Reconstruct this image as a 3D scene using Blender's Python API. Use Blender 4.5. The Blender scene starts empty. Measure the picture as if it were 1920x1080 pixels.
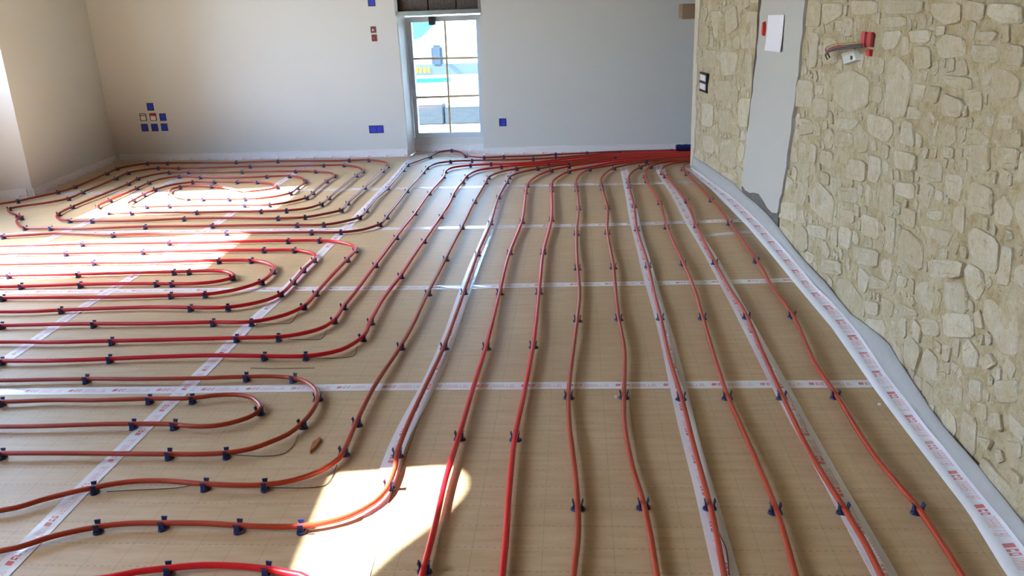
import bpy, bmesh, math, random
from mathutils import Vector, Matrix
from mathutils.geometry import tessellate_polygon

# ------------------------------------------------------------------ scene, camera, light
scene = bpy.context.scene
COL = scene.collection
random.seed(4)
scene.view_settings.view_transform = 'Standard'
scene.view_settings.look = 'None'
scene.view_settings.gamma = 1.0
scene.view_settings.use_curve_mapping = False
scene.view_settings.exposure = 1.6
scene.cycles.use_denoising = True
scene.cycles.max_bounces = 10
scene.cycles.diffuse_bounces = 7
scene.cycles.glossy_bounces = 3
scene.cycles.transparent_max_bounces = 8
scene.cycles.caustics_reflective = False
scene.cycles.caustics_refractive = False

CAM_H = 1.41768
FWD = Vector((-0.07776029, 0.94191881, -0.32671439))
RGT = Vector((0.99688699, 0.06917863, -0.03782379))
UPV = Vector((0.01302529, 0.32863852, 0.94436596))
cam_data = bpy.data.cameras.new('camera')
cam_data.sensor_fit = 'HORIZONTAL'
cam_data.sensor_width = 36.0
cam_data.lens = 36.0 * 1586.155 / 1920.0
cam_data.clip_start = 0.05
cam = bpy.data.objects.new('camera', cam_data)
COL.objects.link(cam)
cam.matrix_world = Matrix(((RGT.x, UPV.x, -FWD.x, 0), (RGT.y, UPV.y, -FWD.y, 0), (RGT.z, UPV.z, -FWD.z, CAM_H), (0, 0, 0, 1)))
scene.camera = cam

SUN_DIR = Vector((1.0, 0.12, -0.885)).normalized()
world = bpy.data.worlds.new('world')
scene.world = world
world.use_nodes = True
wn = world.node_tree
wn.nodes.clear()
sky = wn.nodes.new('ShaderNodeTexSky')
sky.sky_type = 'NISHITA'
sky.sun_disc = False
sky.sun_elevation = math.asin(-SUN_DIR.z)
sky.sun_rotation = math.atan2(-SUN_DIR.x, -SUN_DIR.y)
sky.air_density = 1.0
sky.dust_density = 0.8
wb = wn.nodes.new('ShaderNodeBackground')
wb.inputs['Strength'].default_value = 2.2
wo = wn.nodes.new('ShaderNodeOutputWorld')
wn.links.new(sky.outputs[0], wb.inputs[0])
wn.links.new(wb.outputs[0], wo.inputs[0])

sun_data = bpy.data.lights.new('sun', 'SUN')
sun_data.energy = 26.0
sun_data.color = (0.95, 0.98, 1.0)
sun_data.angle = math.radians(0.53)
sun = bpy.data.objects.new('sun', sun_data)
COL.objects.link(sun)
sun.rotation_euler = SUN_DIR.to_track_quat('-Z', 'Y').to_euler()

# ------------------------------------------------------------------ measured data (metres)
PROFILE = [[-3.0,1.17],[1.0,1.165],[2.1,1.17],[2.6,1.175],[3.5,1.2],[4.0,1.205],[4.8,1.18],[5.4,1.155],[5.9,1.12],[6.5,1.04],[7.12,0.965]]
PIPES = [
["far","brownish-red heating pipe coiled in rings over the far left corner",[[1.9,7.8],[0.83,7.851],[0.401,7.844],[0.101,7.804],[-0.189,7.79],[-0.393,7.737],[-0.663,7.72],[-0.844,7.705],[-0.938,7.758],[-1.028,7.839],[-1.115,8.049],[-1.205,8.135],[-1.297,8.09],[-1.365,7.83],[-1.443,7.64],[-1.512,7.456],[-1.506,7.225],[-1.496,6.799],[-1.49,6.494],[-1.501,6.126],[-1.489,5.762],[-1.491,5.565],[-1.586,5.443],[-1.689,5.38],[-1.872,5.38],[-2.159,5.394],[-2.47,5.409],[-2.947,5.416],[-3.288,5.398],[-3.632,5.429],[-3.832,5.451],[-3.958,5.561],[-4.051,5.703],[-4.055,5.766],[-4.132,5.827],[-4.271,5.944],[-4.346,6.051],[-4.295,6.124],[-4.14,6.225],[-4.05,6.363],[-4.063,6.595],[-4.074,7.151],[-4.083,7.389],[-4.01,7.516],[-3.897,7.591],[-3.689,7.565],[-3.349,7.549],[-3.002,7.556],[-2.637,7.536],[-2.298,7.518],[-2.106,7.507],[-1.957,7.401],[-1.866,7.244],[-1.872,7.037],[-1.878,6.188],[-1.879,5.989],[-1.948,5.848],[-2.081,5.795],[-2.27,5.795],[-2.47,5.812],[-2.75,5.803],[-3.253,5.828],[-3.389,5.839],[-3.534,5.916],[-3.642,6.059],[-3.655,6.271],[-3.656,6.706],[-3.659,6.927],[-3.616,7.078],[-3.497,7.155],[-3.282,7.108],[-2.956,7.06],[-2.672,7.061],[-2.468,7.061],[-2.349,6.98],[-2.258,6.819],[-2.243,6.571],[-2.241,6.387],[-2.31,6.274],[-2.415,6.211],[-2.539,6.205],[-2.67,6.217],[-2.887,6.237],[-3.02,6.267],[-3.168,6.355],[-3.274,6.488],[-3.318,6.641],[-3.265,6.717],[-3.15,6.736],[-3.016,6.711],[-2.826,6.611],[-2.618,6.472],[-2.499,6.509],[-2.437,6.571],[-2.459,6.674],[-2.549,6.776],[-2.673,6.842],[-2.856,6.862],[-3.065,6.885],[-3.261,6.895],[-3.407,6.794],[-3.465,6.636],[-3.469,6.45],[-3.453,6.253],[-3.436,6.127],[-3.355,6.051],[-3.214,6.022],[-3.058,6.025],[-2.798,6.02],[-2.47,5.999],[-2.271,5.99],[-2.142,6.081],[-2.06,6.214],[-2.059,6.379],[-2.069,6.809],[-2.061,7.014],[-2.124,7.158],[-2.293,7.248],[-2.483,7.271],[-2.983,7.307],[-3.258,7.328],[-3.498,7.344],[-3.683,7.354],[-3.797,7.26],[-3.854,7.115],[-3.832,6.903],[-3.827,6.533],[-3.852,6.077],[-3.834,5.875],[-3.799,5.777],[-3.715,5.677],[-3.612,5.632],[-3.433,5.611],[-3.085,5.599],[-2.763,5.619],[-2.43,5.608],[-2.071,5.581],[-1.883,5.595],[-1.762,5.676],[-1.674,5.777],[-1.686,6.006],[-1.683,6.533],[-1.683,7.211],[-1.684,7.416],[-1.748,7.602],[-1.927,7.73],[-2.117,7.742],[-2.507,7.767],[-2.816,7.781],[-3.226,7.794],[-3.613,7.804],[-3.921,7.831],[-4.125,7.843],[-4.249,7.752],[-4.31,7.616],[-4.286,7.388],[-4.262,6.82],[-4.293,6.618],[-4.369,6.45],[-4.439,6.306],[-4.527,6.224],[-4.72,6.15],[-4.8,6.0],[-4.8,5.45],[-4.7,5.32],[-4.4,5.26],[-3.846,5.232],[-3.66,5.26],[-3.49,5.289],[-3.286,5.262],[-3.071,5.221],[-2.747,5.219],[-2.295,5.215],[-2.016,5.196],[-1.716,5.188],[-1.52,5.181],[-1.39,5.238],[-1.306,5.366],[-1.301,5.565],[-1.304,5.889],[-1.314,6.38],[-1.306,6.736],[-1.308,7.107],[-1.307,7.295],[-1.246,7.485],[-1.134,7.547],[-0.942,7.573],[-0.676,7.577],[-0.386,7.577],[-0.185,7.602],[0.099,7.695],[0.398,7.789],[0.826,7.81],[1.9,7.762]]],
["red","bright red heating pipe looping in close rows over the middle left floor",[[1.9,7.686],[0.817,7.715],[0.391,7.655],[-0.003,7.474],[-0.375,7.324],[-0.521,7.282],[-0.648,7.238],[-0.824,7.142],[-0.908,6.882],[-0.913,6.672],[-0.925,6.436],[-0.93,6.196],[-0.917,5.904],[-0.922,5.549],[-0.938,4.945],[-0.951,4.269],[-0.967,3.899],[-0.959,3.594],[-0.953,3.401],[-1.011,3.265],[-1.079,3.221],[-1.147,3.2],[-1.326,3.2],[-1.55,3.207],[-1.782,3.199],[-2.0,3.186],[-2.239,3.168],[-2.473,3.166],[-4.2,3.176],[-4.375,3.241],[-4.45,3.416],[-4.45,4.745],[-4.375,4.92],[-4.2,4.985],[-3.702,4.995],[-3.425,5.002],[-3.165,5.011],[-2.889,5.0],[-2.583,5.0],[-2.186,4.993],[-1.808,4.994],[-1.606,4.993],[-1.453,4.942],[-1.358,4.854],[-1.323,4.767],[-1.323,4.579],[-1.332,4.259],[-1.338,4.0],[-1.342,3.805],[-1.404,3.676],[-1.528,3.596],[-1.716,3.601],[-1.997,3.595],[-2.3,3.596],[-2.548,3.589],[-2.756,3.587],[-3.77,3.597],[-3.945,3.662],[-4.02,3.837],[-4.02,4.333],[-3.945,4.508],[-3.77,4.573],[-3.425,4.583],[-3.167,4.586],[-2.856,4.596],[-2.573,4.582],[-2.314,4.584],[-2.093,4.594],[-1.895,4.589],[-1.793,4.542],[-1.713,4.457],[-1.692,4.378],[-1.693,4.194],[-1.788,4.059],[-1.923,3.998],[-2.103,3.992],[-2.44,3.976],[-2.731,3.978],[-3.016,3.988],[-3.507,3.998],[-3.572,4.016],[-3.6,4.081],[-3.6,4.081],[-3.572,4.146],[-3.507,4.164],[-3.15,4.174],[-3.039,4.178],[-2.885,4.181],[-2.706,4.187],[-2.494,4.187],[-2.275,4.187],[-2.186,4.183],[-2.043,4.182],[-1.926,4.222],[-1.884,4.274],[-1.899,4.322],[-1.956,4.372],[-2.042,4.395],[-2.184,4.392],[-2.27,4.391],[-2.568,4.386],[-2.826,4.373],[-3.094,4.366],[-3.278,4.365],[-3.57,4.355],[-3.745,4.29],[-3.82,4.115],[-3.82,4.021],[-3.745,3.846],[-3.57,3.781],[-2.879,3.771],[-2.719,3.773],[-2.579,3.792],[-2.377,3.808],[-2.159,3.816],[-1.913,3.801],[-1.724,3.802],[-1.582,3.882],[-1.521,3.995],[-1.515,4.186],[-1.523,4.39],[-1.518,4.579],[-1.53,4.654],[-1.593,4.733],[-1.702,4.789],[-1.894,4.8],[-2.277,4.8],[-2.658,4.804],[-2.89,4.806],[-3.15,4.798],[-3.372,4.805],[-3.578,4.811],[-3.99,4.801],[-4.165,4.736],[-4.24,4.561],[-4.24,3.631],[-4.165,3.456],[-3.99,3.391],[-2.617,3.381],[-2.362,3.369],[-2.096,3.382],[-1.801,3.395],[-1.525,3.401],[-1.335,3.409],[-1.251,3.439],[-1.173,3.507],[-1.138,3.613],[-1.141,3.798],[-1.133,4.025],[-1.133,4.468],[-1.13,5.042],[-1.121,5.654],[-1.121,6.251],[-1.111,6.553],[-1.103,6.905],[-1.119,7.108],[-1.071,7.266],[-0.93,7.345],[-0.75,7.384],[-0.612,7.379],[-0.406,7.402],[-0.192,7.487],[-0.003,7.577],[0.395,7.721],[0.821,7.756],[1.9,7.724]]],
["orange","orange-brown heating pipe curving into rows at the near left",[[1.9,7.61],[0.807,7.623],[0.385,7.537],[0.184,7.424],[-0.068,7.284],[-0.186,7.227],[-0.325,7.127],[-0.45,7.005],[-0.547,6.798],[-0.55,6.613],[-0.575,6.092],[-0.565,5.352],[-0.574,4.654],[-0.573,3.996],[-0.57,3.665],[-0.572,3.297],[-0.588,2.875],[-0.598,2.582],[-0.597,2.408],[-0.585,2.303],[-0.585,2.216],[-0.589,2.178],[-0.611,2.116],[-0.666,2.05],[-0.727,2.015],[-0.792,1.996],[-0.89,1.992],[-0.975,1.996],[-1.083,2.005],[-1.203,2.006],[-1.306,2.004],[-1.39,1.987],[-1.495,1.942],[-1.604,1.872],[-3.1,1.882],[-3.275,1.947],[-3.35,2.122],[-3.35,2.723],[-3.275,2.898],[-3.1,2.963],[-2.344,2.973],[-2.171,2.981],[-1.99,2.985],[-1.764,2.977],[-1.544,2.98],[-1.329,2.997],[-1.223,3.001],[-1.131,2.985],[-1.064,2.945],[-1.009,2.879],[-0.978,2.797],[-0.969,2.702],[-0.978,2.605],[-1.002,2.525],[-1.056,2.462],[-1.098,2.427],[-1.173,2.402],[-1.25,2.395],[-1.368,2.396],[-1.584,2.397],[-1.771,2.396],[-1.954,2.394],[-2.654,2.404],[-2.721,2.423],[-2.75,2.49],[-2.75,2.49],[-2.721,2.557],[-2.654,2.576],[-2.084,2.586],[-1.967,2.586],[-1.79,2.594],[-1.597,2.602],[-1.444,2.6],[-1.371,2.586],[-1.294,2.59],[-1.244,2.61],[-1.194,2.65],[-1.174,2.686],[-1.171,2.728],[-1.197,2.772],[-1.246,2.816],[-1.312,2.835],[-1.392,2.826],[-1.467,2.804],[-1.635,2.801],[-1.841,2.793],[-2.014,2.797],[-2.215,2.782],[-2.87,2.772],[-3.045,2.707],[-3.12,2.532],[-3.12,2.316],[-3.045,2.141],[-2.87,2.076],[-1.734,2.066],[-1.627,2.132],[-1.513,2.19],[-1.418,2.221],[-1.317,2.228],[-1.165,2.211],[-1.067,2.206],[-0.974,2.211],[-0.892,2.238],[-0.823,2.295],[-0.784,2.367],[-0.779,2.418],[-0.785,2.621],[-0.785,2.9],[-0.761,3.301],[-0.752,3.568],[-0.754,3.986],[-0.748,4.57],[-0.743,5.258],[-0.739,5.971],[-0.723,6.631],[-0.719,6.818],[-0.631,7.027],[-0.508,7.15],[-0.416,7.232],[-0.238,7.282],[0.091,7.436],[0.389,7.602],[0.812,7.675],[1.9,7.648]]],
["red","bright red heating pipe pair crossing the front sun patch",[[1.9,7.534],[0.798,7.532],[0.508,7.406],[0.319,7.307],[0.132,7.14],[-0.061,6.981],[-0.134,6.815],[-0.182,6.633],[-0.194,6.456],[-0.19,6.286],[-0.168,5.419],[-0.196,4.675],[-0.194,3.989],[-0.192,3.307],[-0.204,2.872],[-0.217,2.518],[-0.213,2.185],[-0.206,1.973],[-0.203,1.802],[-0.198,1.202],[-0.192,0.602],[-0.08,0.62],[-0.2,0.47],[-0.4,0.43],[-2.3,0.43],[-2.5,0.5],[-2.58,0.7],[-2.58,1.35],[-2.45,1.55],[-2.1,1.64],[-1.233,1.764],[-1.172,1.787],[-1.093,1.803],[-1.003,1.817],[-0.916,1.817],[-0.825,1.807],[-0.763,1.793],[-0.699,1.769],[-0.68,1.5],[-0.7,1.36],[-0.85,1.28],[-2.1,1.28],[-2.24,1.2],[-2.1,1.12],[-0.85,1.1],[-0.73,1.0],[-0.85,0.92],[-2.1,0.9],[-2.24,0.8],[-2.1,0.7],[-0.7,0.68],[-0.52,0.75],[-0.45,0.95],[-0.43,1.2],[-0.41,1.226],[-0.41,1.826],[-0.41,2.02],[-0.414,2.242],[-0.407,2.522],[-0.402,2.873],[-0.391,3.294],[-0.392,3.989],[-0.39,4.676],[-0.36,5.378],[-0.382,6.251],[-0.382,6.476],[-0.365,6.653],[-0.302,6.878],[-0.209,7.044],[-0.062,7.188],[0.182,7.35],[0.419,7.468],[0.803,7.584],[1.9,7.572]]],
["orange","brown heating pipe, sixth from the stone wall, just right of the red pair",[[1.9,7.496],[0.793,7.482],[0.503,7.332],[0.268,7.17],[0.112,7.051],[0.04,6.881],[0.004,6.674],[-0.005,6.456],[-0.001,6.304],[0.012,5.712],[-0.004,5.066],[-0.001,4.373],[0.008,3.981],[-0.004,3.608],[-0.018,3.333],[-0.04,2.83],[-0.035,2.581],[-0.018,2.307],[-0.009,2.117],[-0.01,1.952],[-0.021,1.798],[-0.042,1.2],[-0.064,0.601],[-0.085,0.003],[-0.106,-0.596],[-0.128,-1.194],[-0.149,-1.793],[-0.171,-2.391]]],
["orange","brown heating pipe, fifth from the stone wall, just left of a taped seam",[[1.9,7.458],[0.832,7.413],[0.641,7.339],[0.498,7.248],[0.317,7.071],[0.25,6.922],[0.199,6.693],[0.188,6.455],[0.191,6.285],[0.209,5.711],[0.186,5.077],[0.192,4.383],[0.186,3.935],[0.183,3.616],[0.187,3.216],[0.163,2.829],[0.153,2.581],[0.16,2.339],[0.18,2.125],[0.187,1.979],[0.19,1.802],[0.195,1.202],[0.2,0.602],[0.205,0.002],[0.21,-0.598],[0.215,-1.198],[0.221,-1.797],[0.226,-2.397]]],
["orange","brown heating pipe, fourth from the stone wall, lying along the left white floor tape",[[1.9,7.42],[0.919,7.376],[0.801,7.342],[0.656,7.252],[0.536,7.09],[0.469,6.94],[0.422,6.751],[0.402,6.549],[0.397,6.338],[0.393,5.741],[0.37,5.14],[0.378,4.392],[0.372,3.967],[0.37,3.617],[0.363,3.159],[0.369,2.814],[0.367,2.473],[0.369,2.122],[0.365,1.958],[0.358,1.805],[0.344,1.206],[0.331,0.606],[0.317,0.007],[0.303,-0.592],[0.289,-1.192],[0.276,-1.791],[0.262,-2.391]]],
["orange","brown heating pipe, third from the stone wall, between two lengthwise tapes",[[1.9,7.382],[0.961,7.346],[0.829,7.302],[0.723,7.243],[0.621,7.102],[0.566,6.906],[0.547,6.716],[0.543,6.514],[0.576,5.82],[0.558,5.177],[0.569,4.421],[0.571,3.96],[0.559,3.619],[0.544,3.236],[0.536,2.822],[0.544,2.473],[0.55,2.105],[0.545,1.961],[0.535,1.809],[0.515,1.21],[0.496,0.612],[0.476,0.013],[0.456,-0.586],[0.437,-1.185],[0.417,-1.783],[0.397,-2.382]]],
["orange","brown heating pipe, second from the stone wall, lying along the right white floor tape",[[1.9,7.344],[1.002,7.316],[0.859,7.249],[0.767,7.142],[0.709,7.0],[0.688,6.827],[0.707,6.677],[0.767,5.851],[0.741,5.19],[0.739,4.432],[0.742,3.953],[0.755,3.62],[0.739,3.179],[0.729,2.82],[0.725,2.407],[0.739,2.108],[0.745,1.941],[0.743,1.813],[0.738,1.213],[0.734,0.613],[0.729,0.013],[0.724,-0.587],[0.72,-1.187],[0.715,-1.787],[0.71,-2.386]]],
["orange","brown heating pipe running closest to the stone wall and its white foam strip",[[1.9,7.306],[1.011,7.278],[0.956,7.237],[0.902,7.125],[0.872,6.98],[0.882,6.782],[0.938,5.867],[0.955,5.239],[0.963,4.449],[0.952,3.984],[0.957,3.627],[0.919,3.098],[0.921,2.827],[0.914,2.408],[0.943,2.11],[0.944,1.945],[0.941,1.817],[0.934,1.217],[0.927,0.617],[0.92,0.017],[0.913,-0.582],[0.906,-1.182],[0.899,-1.782],[0.892,-2.382]]]]
CLIPS = [
[0.943,2.11,-1.52,"navy clip, first from the camera, on the straight pipe beside the stone wall"],
[0.921,2.827,-1.57,"navy clip, second from the camera, on the straight pipe beside the stone wall"],
[0.957,3.627,-1.6,"navy clip, third from the camera, on the straight pipe beside the stone wall"],
[0.963,4.449,-1.58,"navy clip, fourth from the camera, on the straight pipe beside the stone wall"],
[0.955,5.239,-1.55,"navy clip, fifth from the camera, on the straight pipe beside the stone wall"],
[0.938,5.867,-1.53,"navy clip, sixth from the camera, on the straight pipe beside the stone wall"],
[0.882,6.782,-1.51,"navy clip, seventh from the camera, on the straight pipe beside the stone wall"],
[0.872,6.98,-1.65,"navy clip, eighth from the camera, on the straight pipe beside the stone wall"],
[0.739,2.108,-1.53,"navy clip, first from the camera, on the second straight pipe from the stone wall"],
[0.729,2.82,-1.59,"navy clip, second from the camera, on the second straight pipe from the stone wall"],
[0.755,3.62,-1.57,"navy clip, third from the camera, on the second straight pipe from the stone wall"],
[0.739,4.432,-1.57,"navy clip, fourth from the camera, on the second straight pipe from the stone wall"],
[0.741,5.19,-1.59,"navy clip, fifth from the camera, on the second straight pipe from the stone wall"],
[0.767,5.851,-1.55,"navy clip, sixth from the camera, on the second straight pipe from the stone wall"],
[0.704,6.705,-1.44,"navy clip, seventh from the camera, on the second straight pipe from the stone wall"],
[0.688,6.827,-1.56,"navy clip, eighth from the camera, on the second straight pipe from the stone wall"],
[0.55,2.105,-1.58,"navy clip, first from the camera, on the third straight pipe from the stone wall"],
[0.536,2.822,-1.57,"navy clip, second from the camera, on the third straight pipe from the stone wall"],
[0.559,3.619,-1.61,"navy clip, third from the camera, on the third straight pipe from the stone wall"],
[0.569,4.421,-1.56,"navy clip, fourth from the camera, on the third straight pipe from the stone wall"],
[0.558,5.177,-1.58,"navy clip, fifth from the camera, on the third straight pipe from the stone wall"],
[0.576,5.82,-1.56,"navy clip, sixth from the camera, on the third straight pipe from the stone wall"],
[0.543,6.539,-1.56,"navy clip, seventh from the camera, on the third straight pipe from the stone wall"],
[0.547,6.716,-1.63,"navy clip, eighth from the camera, on the third straight pipe from the stone wall"],
[0.369,2.122,-1.58,"navy clip, first from the camera, on the fourth straight pipe from the stone wall"],
[0.369,2.814,-1.56,"navy clip, second from the camera, on the fourth straight pipe from the stone wall"],
[0.37,3.617,-1.58,"navy clip, third from the camera, on the fourth straight pipe from the stone wall"],
[0.378,4.392,-1.57,"navy clip, fourth from the camera, on the fourth straight pipe from the stone wall"],
[0.37,5.14,-1.58,"navy clip, fifth from the camera, on the fourth straight pipe from the stone wall"],
[0.393,5.741,-1.59,"navy clip, sixth from the camera, on the fourth straight pipe from the stone wall"],
[0.397,6.363,-1.58,"navy clip, seventh from the camera, on the fourth straight pipe from the stone wall"],
[0.402,6.549,-1.63,"navy clip, eighth from the camera, on the fourth straight pipe from the stone wall"],
[0.18,2.125,-1.5,"navy clip, first from the camera, on the fifth straight pipe from the stone wall"],
[0.163,2.829,-1.62,"navy clip, second from the camera, on the fifth straight pipe from the stone wall"],
[0.183,3.616,-1.57,"navy clip, third from the camera, on the fifth straight pipe from the stone wall"],
[0.192,4.383,-1.57,"navy clip, fourth from the camera, on the fifth straight pipe from the stone wall"],
[0.186,5.077,-1.59,"navy clip, fifth from the camera, on the fifth straight pipe from the stone wall"],
[0.209,5.711,-1.57,"navy clip, sixth from the camera, on the fifth straight pipe from the stone wall"],
[0.19,6.311,-1.54,"navy clip, seventh from the camera, on the fifth straight pipe from the stone wall"],
[0.188,6.455,-1.58,"navy clip, eighth from the camera, on the fifth straight pipe from the stone wall"],
[-0.009,2.117,-1.55,"navy clip, first from the camera, on the sixth straight pipe from the stone wall"],
[-0.04,2.83,-1.58,"navy clip, second from the camera, on the sixth straight pipe from the stone wall"],
[-0.004,3.608,-1.61,"navy clip, third from the camera, on the sixth straight pipe from the stone wall"],
[-0.001,4.373,-1.56,"navy clip, fourth from the camera, on the sixth straight pipe from the stone wall"],
[-0.004,5.066,-1.58,"navy clip, fifth from the camera, on the sixth straight pipe from the stone wall"],
[0.012,5.712,-1.57,"navy clip, sixth from the camera, on the sixth straight pipe from the stone wall"],
[-0.001,6.29,-1.54,"navy clip, seventh from the camera, on the sixth straight pipe from the stone wall"],
[-0.005,6.456,-1.57,"navy clip, eighth from the camera, on the sixth straight pipe from the stone wall"],
[-0.217,2.518,-1.58,"navy clip, first from the camera, on the seventh straight pipe from the stone wall"],
[-0.192,3.307,-1.58,"navy clip, second from the camera, on the seventh straight pipe from the stone wall"],
[-0.194,3.989,-1.57,"navy clip, third from the camera, on the seventh straight pipe from the stone wall"],
[-0.196,4.675,-1.59,"navy clip, fourth from the camera, on the seventh straight pipe from the stone wall"],
[-0.168,5.419,-1.58,"navy clip, fifth from the camera, on the seventh straight pipe from the stone wall"],
[-0.19,6.286,-1.54,"navy clip, sixth from the camera, on the seventh straight pipe from the stone wall"],
[-0.194,6.456,-1.59,"navy clip, seventh from the camera, on the seventh straight pipe from the stone wall"],
[-0.41,1.826,1.57,"navy clip, first from the camera, on the eighth straight pipe from the stone wall"],
[-0.407,2.522,1.55,"navy clip, second from the camera, on the eighth straight pipe from the stone wall"],
[-0.391,3.294,1.56,"navy clip, third from the camera, on the eighth straight pipe from the stone wall"],
[-0.392,3.989,1.57,"navy clip, fourth from the camera, on the eighth straight pipe from the stone wall"],
[-0.39,4.676,1.55,"navy clip, fifth from the camera, on the eighth straight pipe from the stone wall"],
[-0.36,5.378,1.56,"navy clip, sixth from the camera, on the eighth straight pipe from the stone wall"],
[-0.382,6.251,1.58,"navy clip, seventh from the camera, on the eighth straight pipe from the stone wall"],
[-0.382,6.476,1.53,"navy clip, eighth from the camera, on the eighth straight pipe from the stone wall"],
[-0.585,2.216,-1.62,"navy clip, first from the camera, on the ninth straight pipe from the stone wall"],
[-0.597,2.408,-1.5,"navy clip, second from the camera, on the ninth straight pipe from the stone wall"],
[-0.572,3.297,-1.59,"navy clip, third from the camera, on the ninth straight pipe from the stone wall"],
[-0.573,3.996,-1.57,"navy clip, fourth from the camera, on the ninth straight pipe from the stone wall"],
[-0.574,4.654,-1.58,"navy clip, fifth from the camera, on the ninth straight pipe from the stone wall"],
[-0.565,5.352,-1.57,"navy clip, sixth from the camera, on the ninth straight pipe from the stone wall"],
[-0.575,6.092,-1.59,"navy clip, seventh from the camera, on the ninth straight pipe from the stone wall"],
[-0.55,6.613,-1.59,"navy clip, eighth from the camera, on the ninth straight pipe from the stone wall"],
[-0.547,6.798,-1.79,"navy clip, ninth from the camera, on the ninth straight pipe from the stone wall"],
[-0.779,2.418,1.55,"navy clip, first from the camera, on the tenth straight pipe from the stone wall"],
[-0.785,2.621,1.59,"navy clip, second from the camera, on the tenth straight pipe from the stone wall"],
[-0.761,3.301,1.52,"navy clip, third from the camera, on the tenth straight pipe from the stone wall"],
[-0.754,3.986,1.57,"navy clip, fourth from the camera, on the tenth straight pipe from the stone wall"],
[-0.748,4.57,1.56,"navy clip, fifth from the camera, on the tenth straight pipe from the stone wall"],
[-0.743,5.258,1.56,"navy clip, sixth from the camera, on the tenth straight pipe from the stone wall"],
[-0.739,5.971,1.56,"navy clip, seventh from the camera, on the tenth straight pipe from the stone wall"],
[-0.723,6.631,1.56,"navy clip, eighth from the camera, on the tenth straight pipe from the stone wall"],
[-0.719,6.818,1.37,"navy clip, ninth from the camera, on the tenth straight pipe from the stone wall"],
[-0.953,3.401,-1.75,"navy clip, first from the camera, on the eleventh straight pipe from the stone wall"],
[-0.959,3.594,-1.53,"navy clip, second from the camera, on the eleventh straight pipe from the stone wall"],
[-0.951,4.269,-1.6,"navy clip, third from the camera, on the eleventh straight pipe from the stone wall"],
[-0.938,4.945,-1.59,"navy clip, fourth from the camera, on the eleventh straight pipe from the stone wall"],
[-0.922,5.549,-1.59,"navy clip, fifth from the camera, on the eleventh straight pipe from the stone wall"],
[-0.93,6.196,-1.56,"navy clip, sixth from the camera, on the eleventh straight pipe from the stone wall"],
[-0.913,6.672,-1.6,"navy clip, seventh from the camera, on the eleventh straight pipe from the stone wall"],
[-0.908,6.882,-1.73,"navy clip, eighth from the camera, on the eleventh straight pipe from the stone wall"],
[-1.138,3.613,1.43,"navy clip, first from the camera, on the twelfth straight pipe from the stone wall"],
[-1.141,3.798,1.57,"navy clip, second from the camera, on the twelfth straight pipe from the stone wall"],
[-1.133,4.468,1.57,"navy clip, third from the camera, on the twelfth straight pipe from the stone wall"],
[-1.13,5.042,1.56,"navy clip, fourth from the camera, on the twelfth straight pipe from the stone wall"],
[-1.121,5.654,1.56,"navy clip, fifth from the camera, on the twelfth straight pipe from the stone wall"],
[-1.121,6.274,1.55,"navy clip, sixth from the camera, on the twelfth straight pipe from the stone wall"],
[-1.103,6.905,1.61,"navy clip, seventh from the camera, on the twelfth straight pipe from the stone wall"],
[-1.119,7.108,1.48,"navy clip, eighth from the camera, on the twelfth straight pipe from the stone wall"],
[-1.306,5.366,1.27,"navy clip, first from the camera, on the thirteenth straight pipe from the stone wall"],
[-1.301,5.565,1.57,"navy clip, second from the camera, on the thirteenth straight pipe from the stone wall"],
[-1.314,6.38,1.57,"navy clip, third from the camera, on the thirteenth straight pipe from the stone wall"],
[-1.308,7.107,1.58,"navy clip, fourth from the camera, on the thirteenth straight pipe from the stone wall"],
[-1.307,7.295,1.42,"navy clip, fifth from the camera, on the thirteenth straight pipe from the stone wall"],
[-1.491,5.565,-1.91,"navy clip, first from the camera, on the fourteenth straight pipe from the stone wall"],
[-1.489,5.762,-1.55,"navy clip, second from the camera, on the fourteenth straight pipe from the stone wall"],
[-1.49,6.494,-1.58,"navy clip, third from the camera, on the fourteenth straight pipe from the stone wall"],
[-1.506,7.225,-1.54,"navy clip, fourth from the camera, on the fourteenth straight pipe from the stone wall"],
[-1.512,7.456,-1.74,"navy clip, fifth from the camera, on the fourteenth straight pipe from the stone wall"],
[-1.365,7.83,-1.88,"navy clip, sixth from the camera, on the fourteenth straight pipe from the stone wall"],
[-3.846,5.232,0.06,"navy clip, first from left, on front row nearest the camera of far coil"],
[-3.071,5.221,-0.1,"navy clip, second from left, on front row nearest the camera of far coil"],
[-2.295,5.215,-0.04,"navy clip, third from left, on front row nearest the camera of far coil"],
[-1.716,5.188,-0.04,"navy clip, fourth from left, on front row nearest the camera of far coil"],
[-1.52,5.181,0.18,"navy clip, fifth from left, on front row nearest the camera of far coil"],
[-3.832,5.451,2.72,"navy clip, first from the left, on the second front row of the far coil"],
[-3.632,5.429,3.05,"navy clip, second from the left, on the second front row of the far coil"],
[-2.947,5.416,-3.12,"navy clip, third from the left, on the second front row of the far coil"],
[-2.47,5.409,3.11,"navy clip, fourth from the left, on the second front row of the far coil"],
[-1.872,5.38,3.11,"navy clip, fifth from the left, on the second front row of the far coil"],
[-1.689,5.38,-2.86,"navy clip, sixth from the left, on the second front row of the far coil"],
[-4.346,6.051,1.54,"navy clip, first from the left, on the kinked left bend of the far coil"],
[-4.132,5.827,2.5,"navy clip, second from the left, on the kinked left bend of the far coil"],
[-4.051,5.747,1.61,"navy clip, third from the left, on the kinked left bend of the far coil"],
[-4.05,6.363,1.31,"navy clip, first from left, on left side of second ring of far coil"],
[-4.063,6.595,1.62,"navy clip, second from left, on left side of second ring of far coil"],
[-4.074,7.151,1.61,"navy clip, third from left, on left side of second ring of far coil"],
[-4.083,7.389,1.33,"navy clip, fourth from left, on left side of second ring of far coil"],
[-3.897,7.591,0.24,"navy clip, first from the left, on the second back row of the far coil"],
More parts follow.
